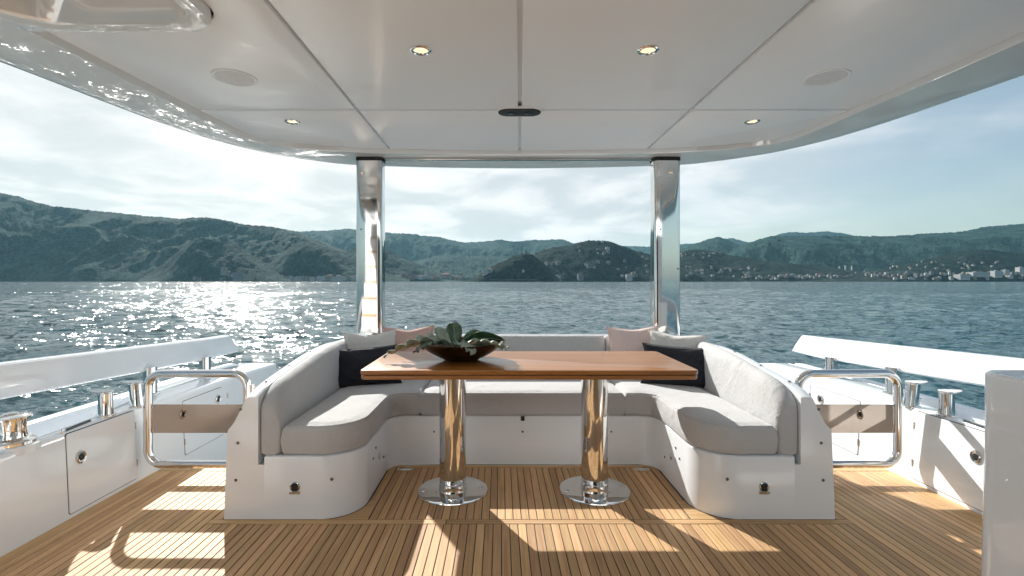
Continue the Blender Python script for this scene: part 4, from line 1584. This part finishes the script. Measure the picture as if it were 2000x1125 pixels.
# ceiling lights
for x, y, lb in ((-.508, 2.255, 'lit round ceiling light on the left near the picture top'), (.523, 2.255, 'lit round ceiling light on the right near the picture top'),
                 (-1.513, 3.265, 'lit round ceiling light near the left rear corner of the roof'), (1.510, 3.265, 'lit round ceiling light near the right rear corner of the roof')):
    L = thing('ceiling_light', lb, 'light', (x, y, ZP), 'recessed ceiling lights')
    q = MB()
    q.lathe([(.048, .004), (.048, -.004), (.042, -.0075), (.034, -.006), (.032, -.001)], seg=36)
    q.build('bezel', 'chrome', L)
    q = MB()
    q.lathe([(.033, -.001), (.026, -.0032), (.012, -.0042), (0.0, -.0045)], seg=28)
    q.build('lens', 'glow', L)

for x, lb in ((-1.517, 'flat round white speaker in the ceiling on the left'), (1.535, 'flat round white speaker in the ceiling on the right')):
    L = thing('ceiling_speaker', lb, 'speaker', (x, 2.562, ZP), 'round ceiling speakers')
    q = MB()
    q.lathe([(.108, .003), (.108, -.004), (.105, -.006), (.100, -.006), (.099, -.003)], seg=56)
    q.build('bezel', 'ceiling_white', L)
    q = MB()
    q.lathe([(.099, -.0028), (.06, -.0042), (.0, -.0045)], seg=56)
    q.build('grille', 'grille', L)

fx = thing('ceiling_fixture', 'black oval twin-spot fixture where the ceiling joints cross', 'light', (-.028, 3.055, ZP))


def stadium(hl, r, n=14):
    return arc(hl, 0, r, -90, 90, n) + arc(-hl, 0, r, 90, 270, n)


q = MB()
q.rings([[(x, y, z) for x, y in stadium(.065, r)] for r, z in ((.074, .003), (.074, -.008), (.071, -.012), (.067, -.012), (.065, -.006))], cap=True)
q.build('housing', 'ceiling_white', fx, smooth=50)
q = MB()
q.rings([[(x, y, z) for x, y in stadium(.065, r)] for r, z in ((.0668, -.0115), (.065, -.016), (.056, -.018))])
q.build('cover', 'black_rubber', fx, smooth=50)
for x in (-.058, .058):
    q = MB()
    q.lathe([(.026, -.0178), (.026, -.020), (.020, -.021), (.0, -.0205)], x, 0, 0, 24)
    q.build('spot', 'glass_dark', fx)

# ================================================================== WHITE CABINET, right foreground
cab = thing('cabinet', 'tall glossy white moulded cabinet with open top cut by the right picture edge', 'cabinet', (0, 0, 0))


def cab_out(g_):
    x0, x1, y0, y1 = 1.325 + g_, 2.05 - g_, -.3 + g_, 1.555 - g_
    r = max(.012, .075 - g_)
    return rrect(x0, x1, y0, y1, r, 8)


rings = [[(x, y, z) for x, y in cab_out(g_)] for g_, z in ((-.012, 0.0), (-.008, .3), (0, .70), (0, .911), (.003, .919), (.009, .923), (.026, .923), (.032, .919), (.035, .911), (.037, .66))]
q = MB()
q.rings(rings)
q.build('body', 'gelcoat', cab, smooth=50)

# ================================================================== STAIRS (beside the photographer, seen in the chrome)
bk = thing('unseen_bulkhead', 'unseen white cabin wall with dark glass doors, shaped for the chrome reflections', 'wall', (0, -1.45, 0))  # out of view; placed and widened for bounce light and chrome reflections
bx('wall', 'gelcoat', bk, -2.8, -1.15, -.1, 0, -.5, 2.5, .01)
bx('wall', 'gelcoat', bk, 1.15, 2.8, -.1, 0, -.5, 2.5, .01)
bx('lintel', 'gelcoat', bk, -1.145, 1.145, -.1, 0, 2.02, 2.5, .01)
for k in range(3):
    x0 = -1.14 + .762 * k
    d = bx('glass_door', 'glass_dark', bk, x0 + .03, x0 + .732, -.05 - .01 * (k % 2), -.03 - .01 * (k % 2), .05, 2.0, .002)
    q = MB()
    for (a, b_, c, e) in ((x0, x0 + .03, .01, 2.01), (x0 + .732, x0 + .76, .01, 2.01), (x0 + .031, x0 + .731, .01, .05), (x0 + .031, x0 + .731, 1.98, 2.01)):
        q.box(a, b_, -.07, -.01, c, e)
    q.build('frame', 'steel', d, smooth=0)
stair = thing('stairs', 'white stairs with teak treads rising under the hatch on the left', 'stairs', (-1.97, 1.40, 0))
for k in range(9):
    y1_ = -.21 * k
    st = bx('step', 'gelcoat', stair, -.30, .30, y1_ - .24, y1_, .24 * k + (.0 if k == 0 else -.03), .24 * (k + 1) - .025, .008)
    bx('tread', 'teak_cross', st, -.28, .28, y1_ - .225, y1_ + .012, .24 * (k + 1) - .0245, .24 * (k + 1), .003)

# ================================================================== HAZE
hz = MB()
hz.box(-16500, 16500, -16500, 16500, SEA_Z - 2.5, 900)
hzo = hz.build('haze', [], None, smooth=0)
hm = bpy.data.materials.new('haze_air')
hm.use_nodes = True
hm.node_tree.nodes.clear()
t = NT(hm.node_tree)
pv = t.n('ShaderNodeVolumePrincipled', Color=(0.42, 0.80, 1.0, 1), Density=2.3e-5, Anisotropy=0.2)
ho = t.n('ShaderNodeOutputMaterial')
t.link(pv.outputs[0], ho.inputs['Volume'])
hzo.data.materials.append(hm)
tag(hzo, kind='stuff')
hzo['label'] = 'thin pale blue haze over the bay and hills'
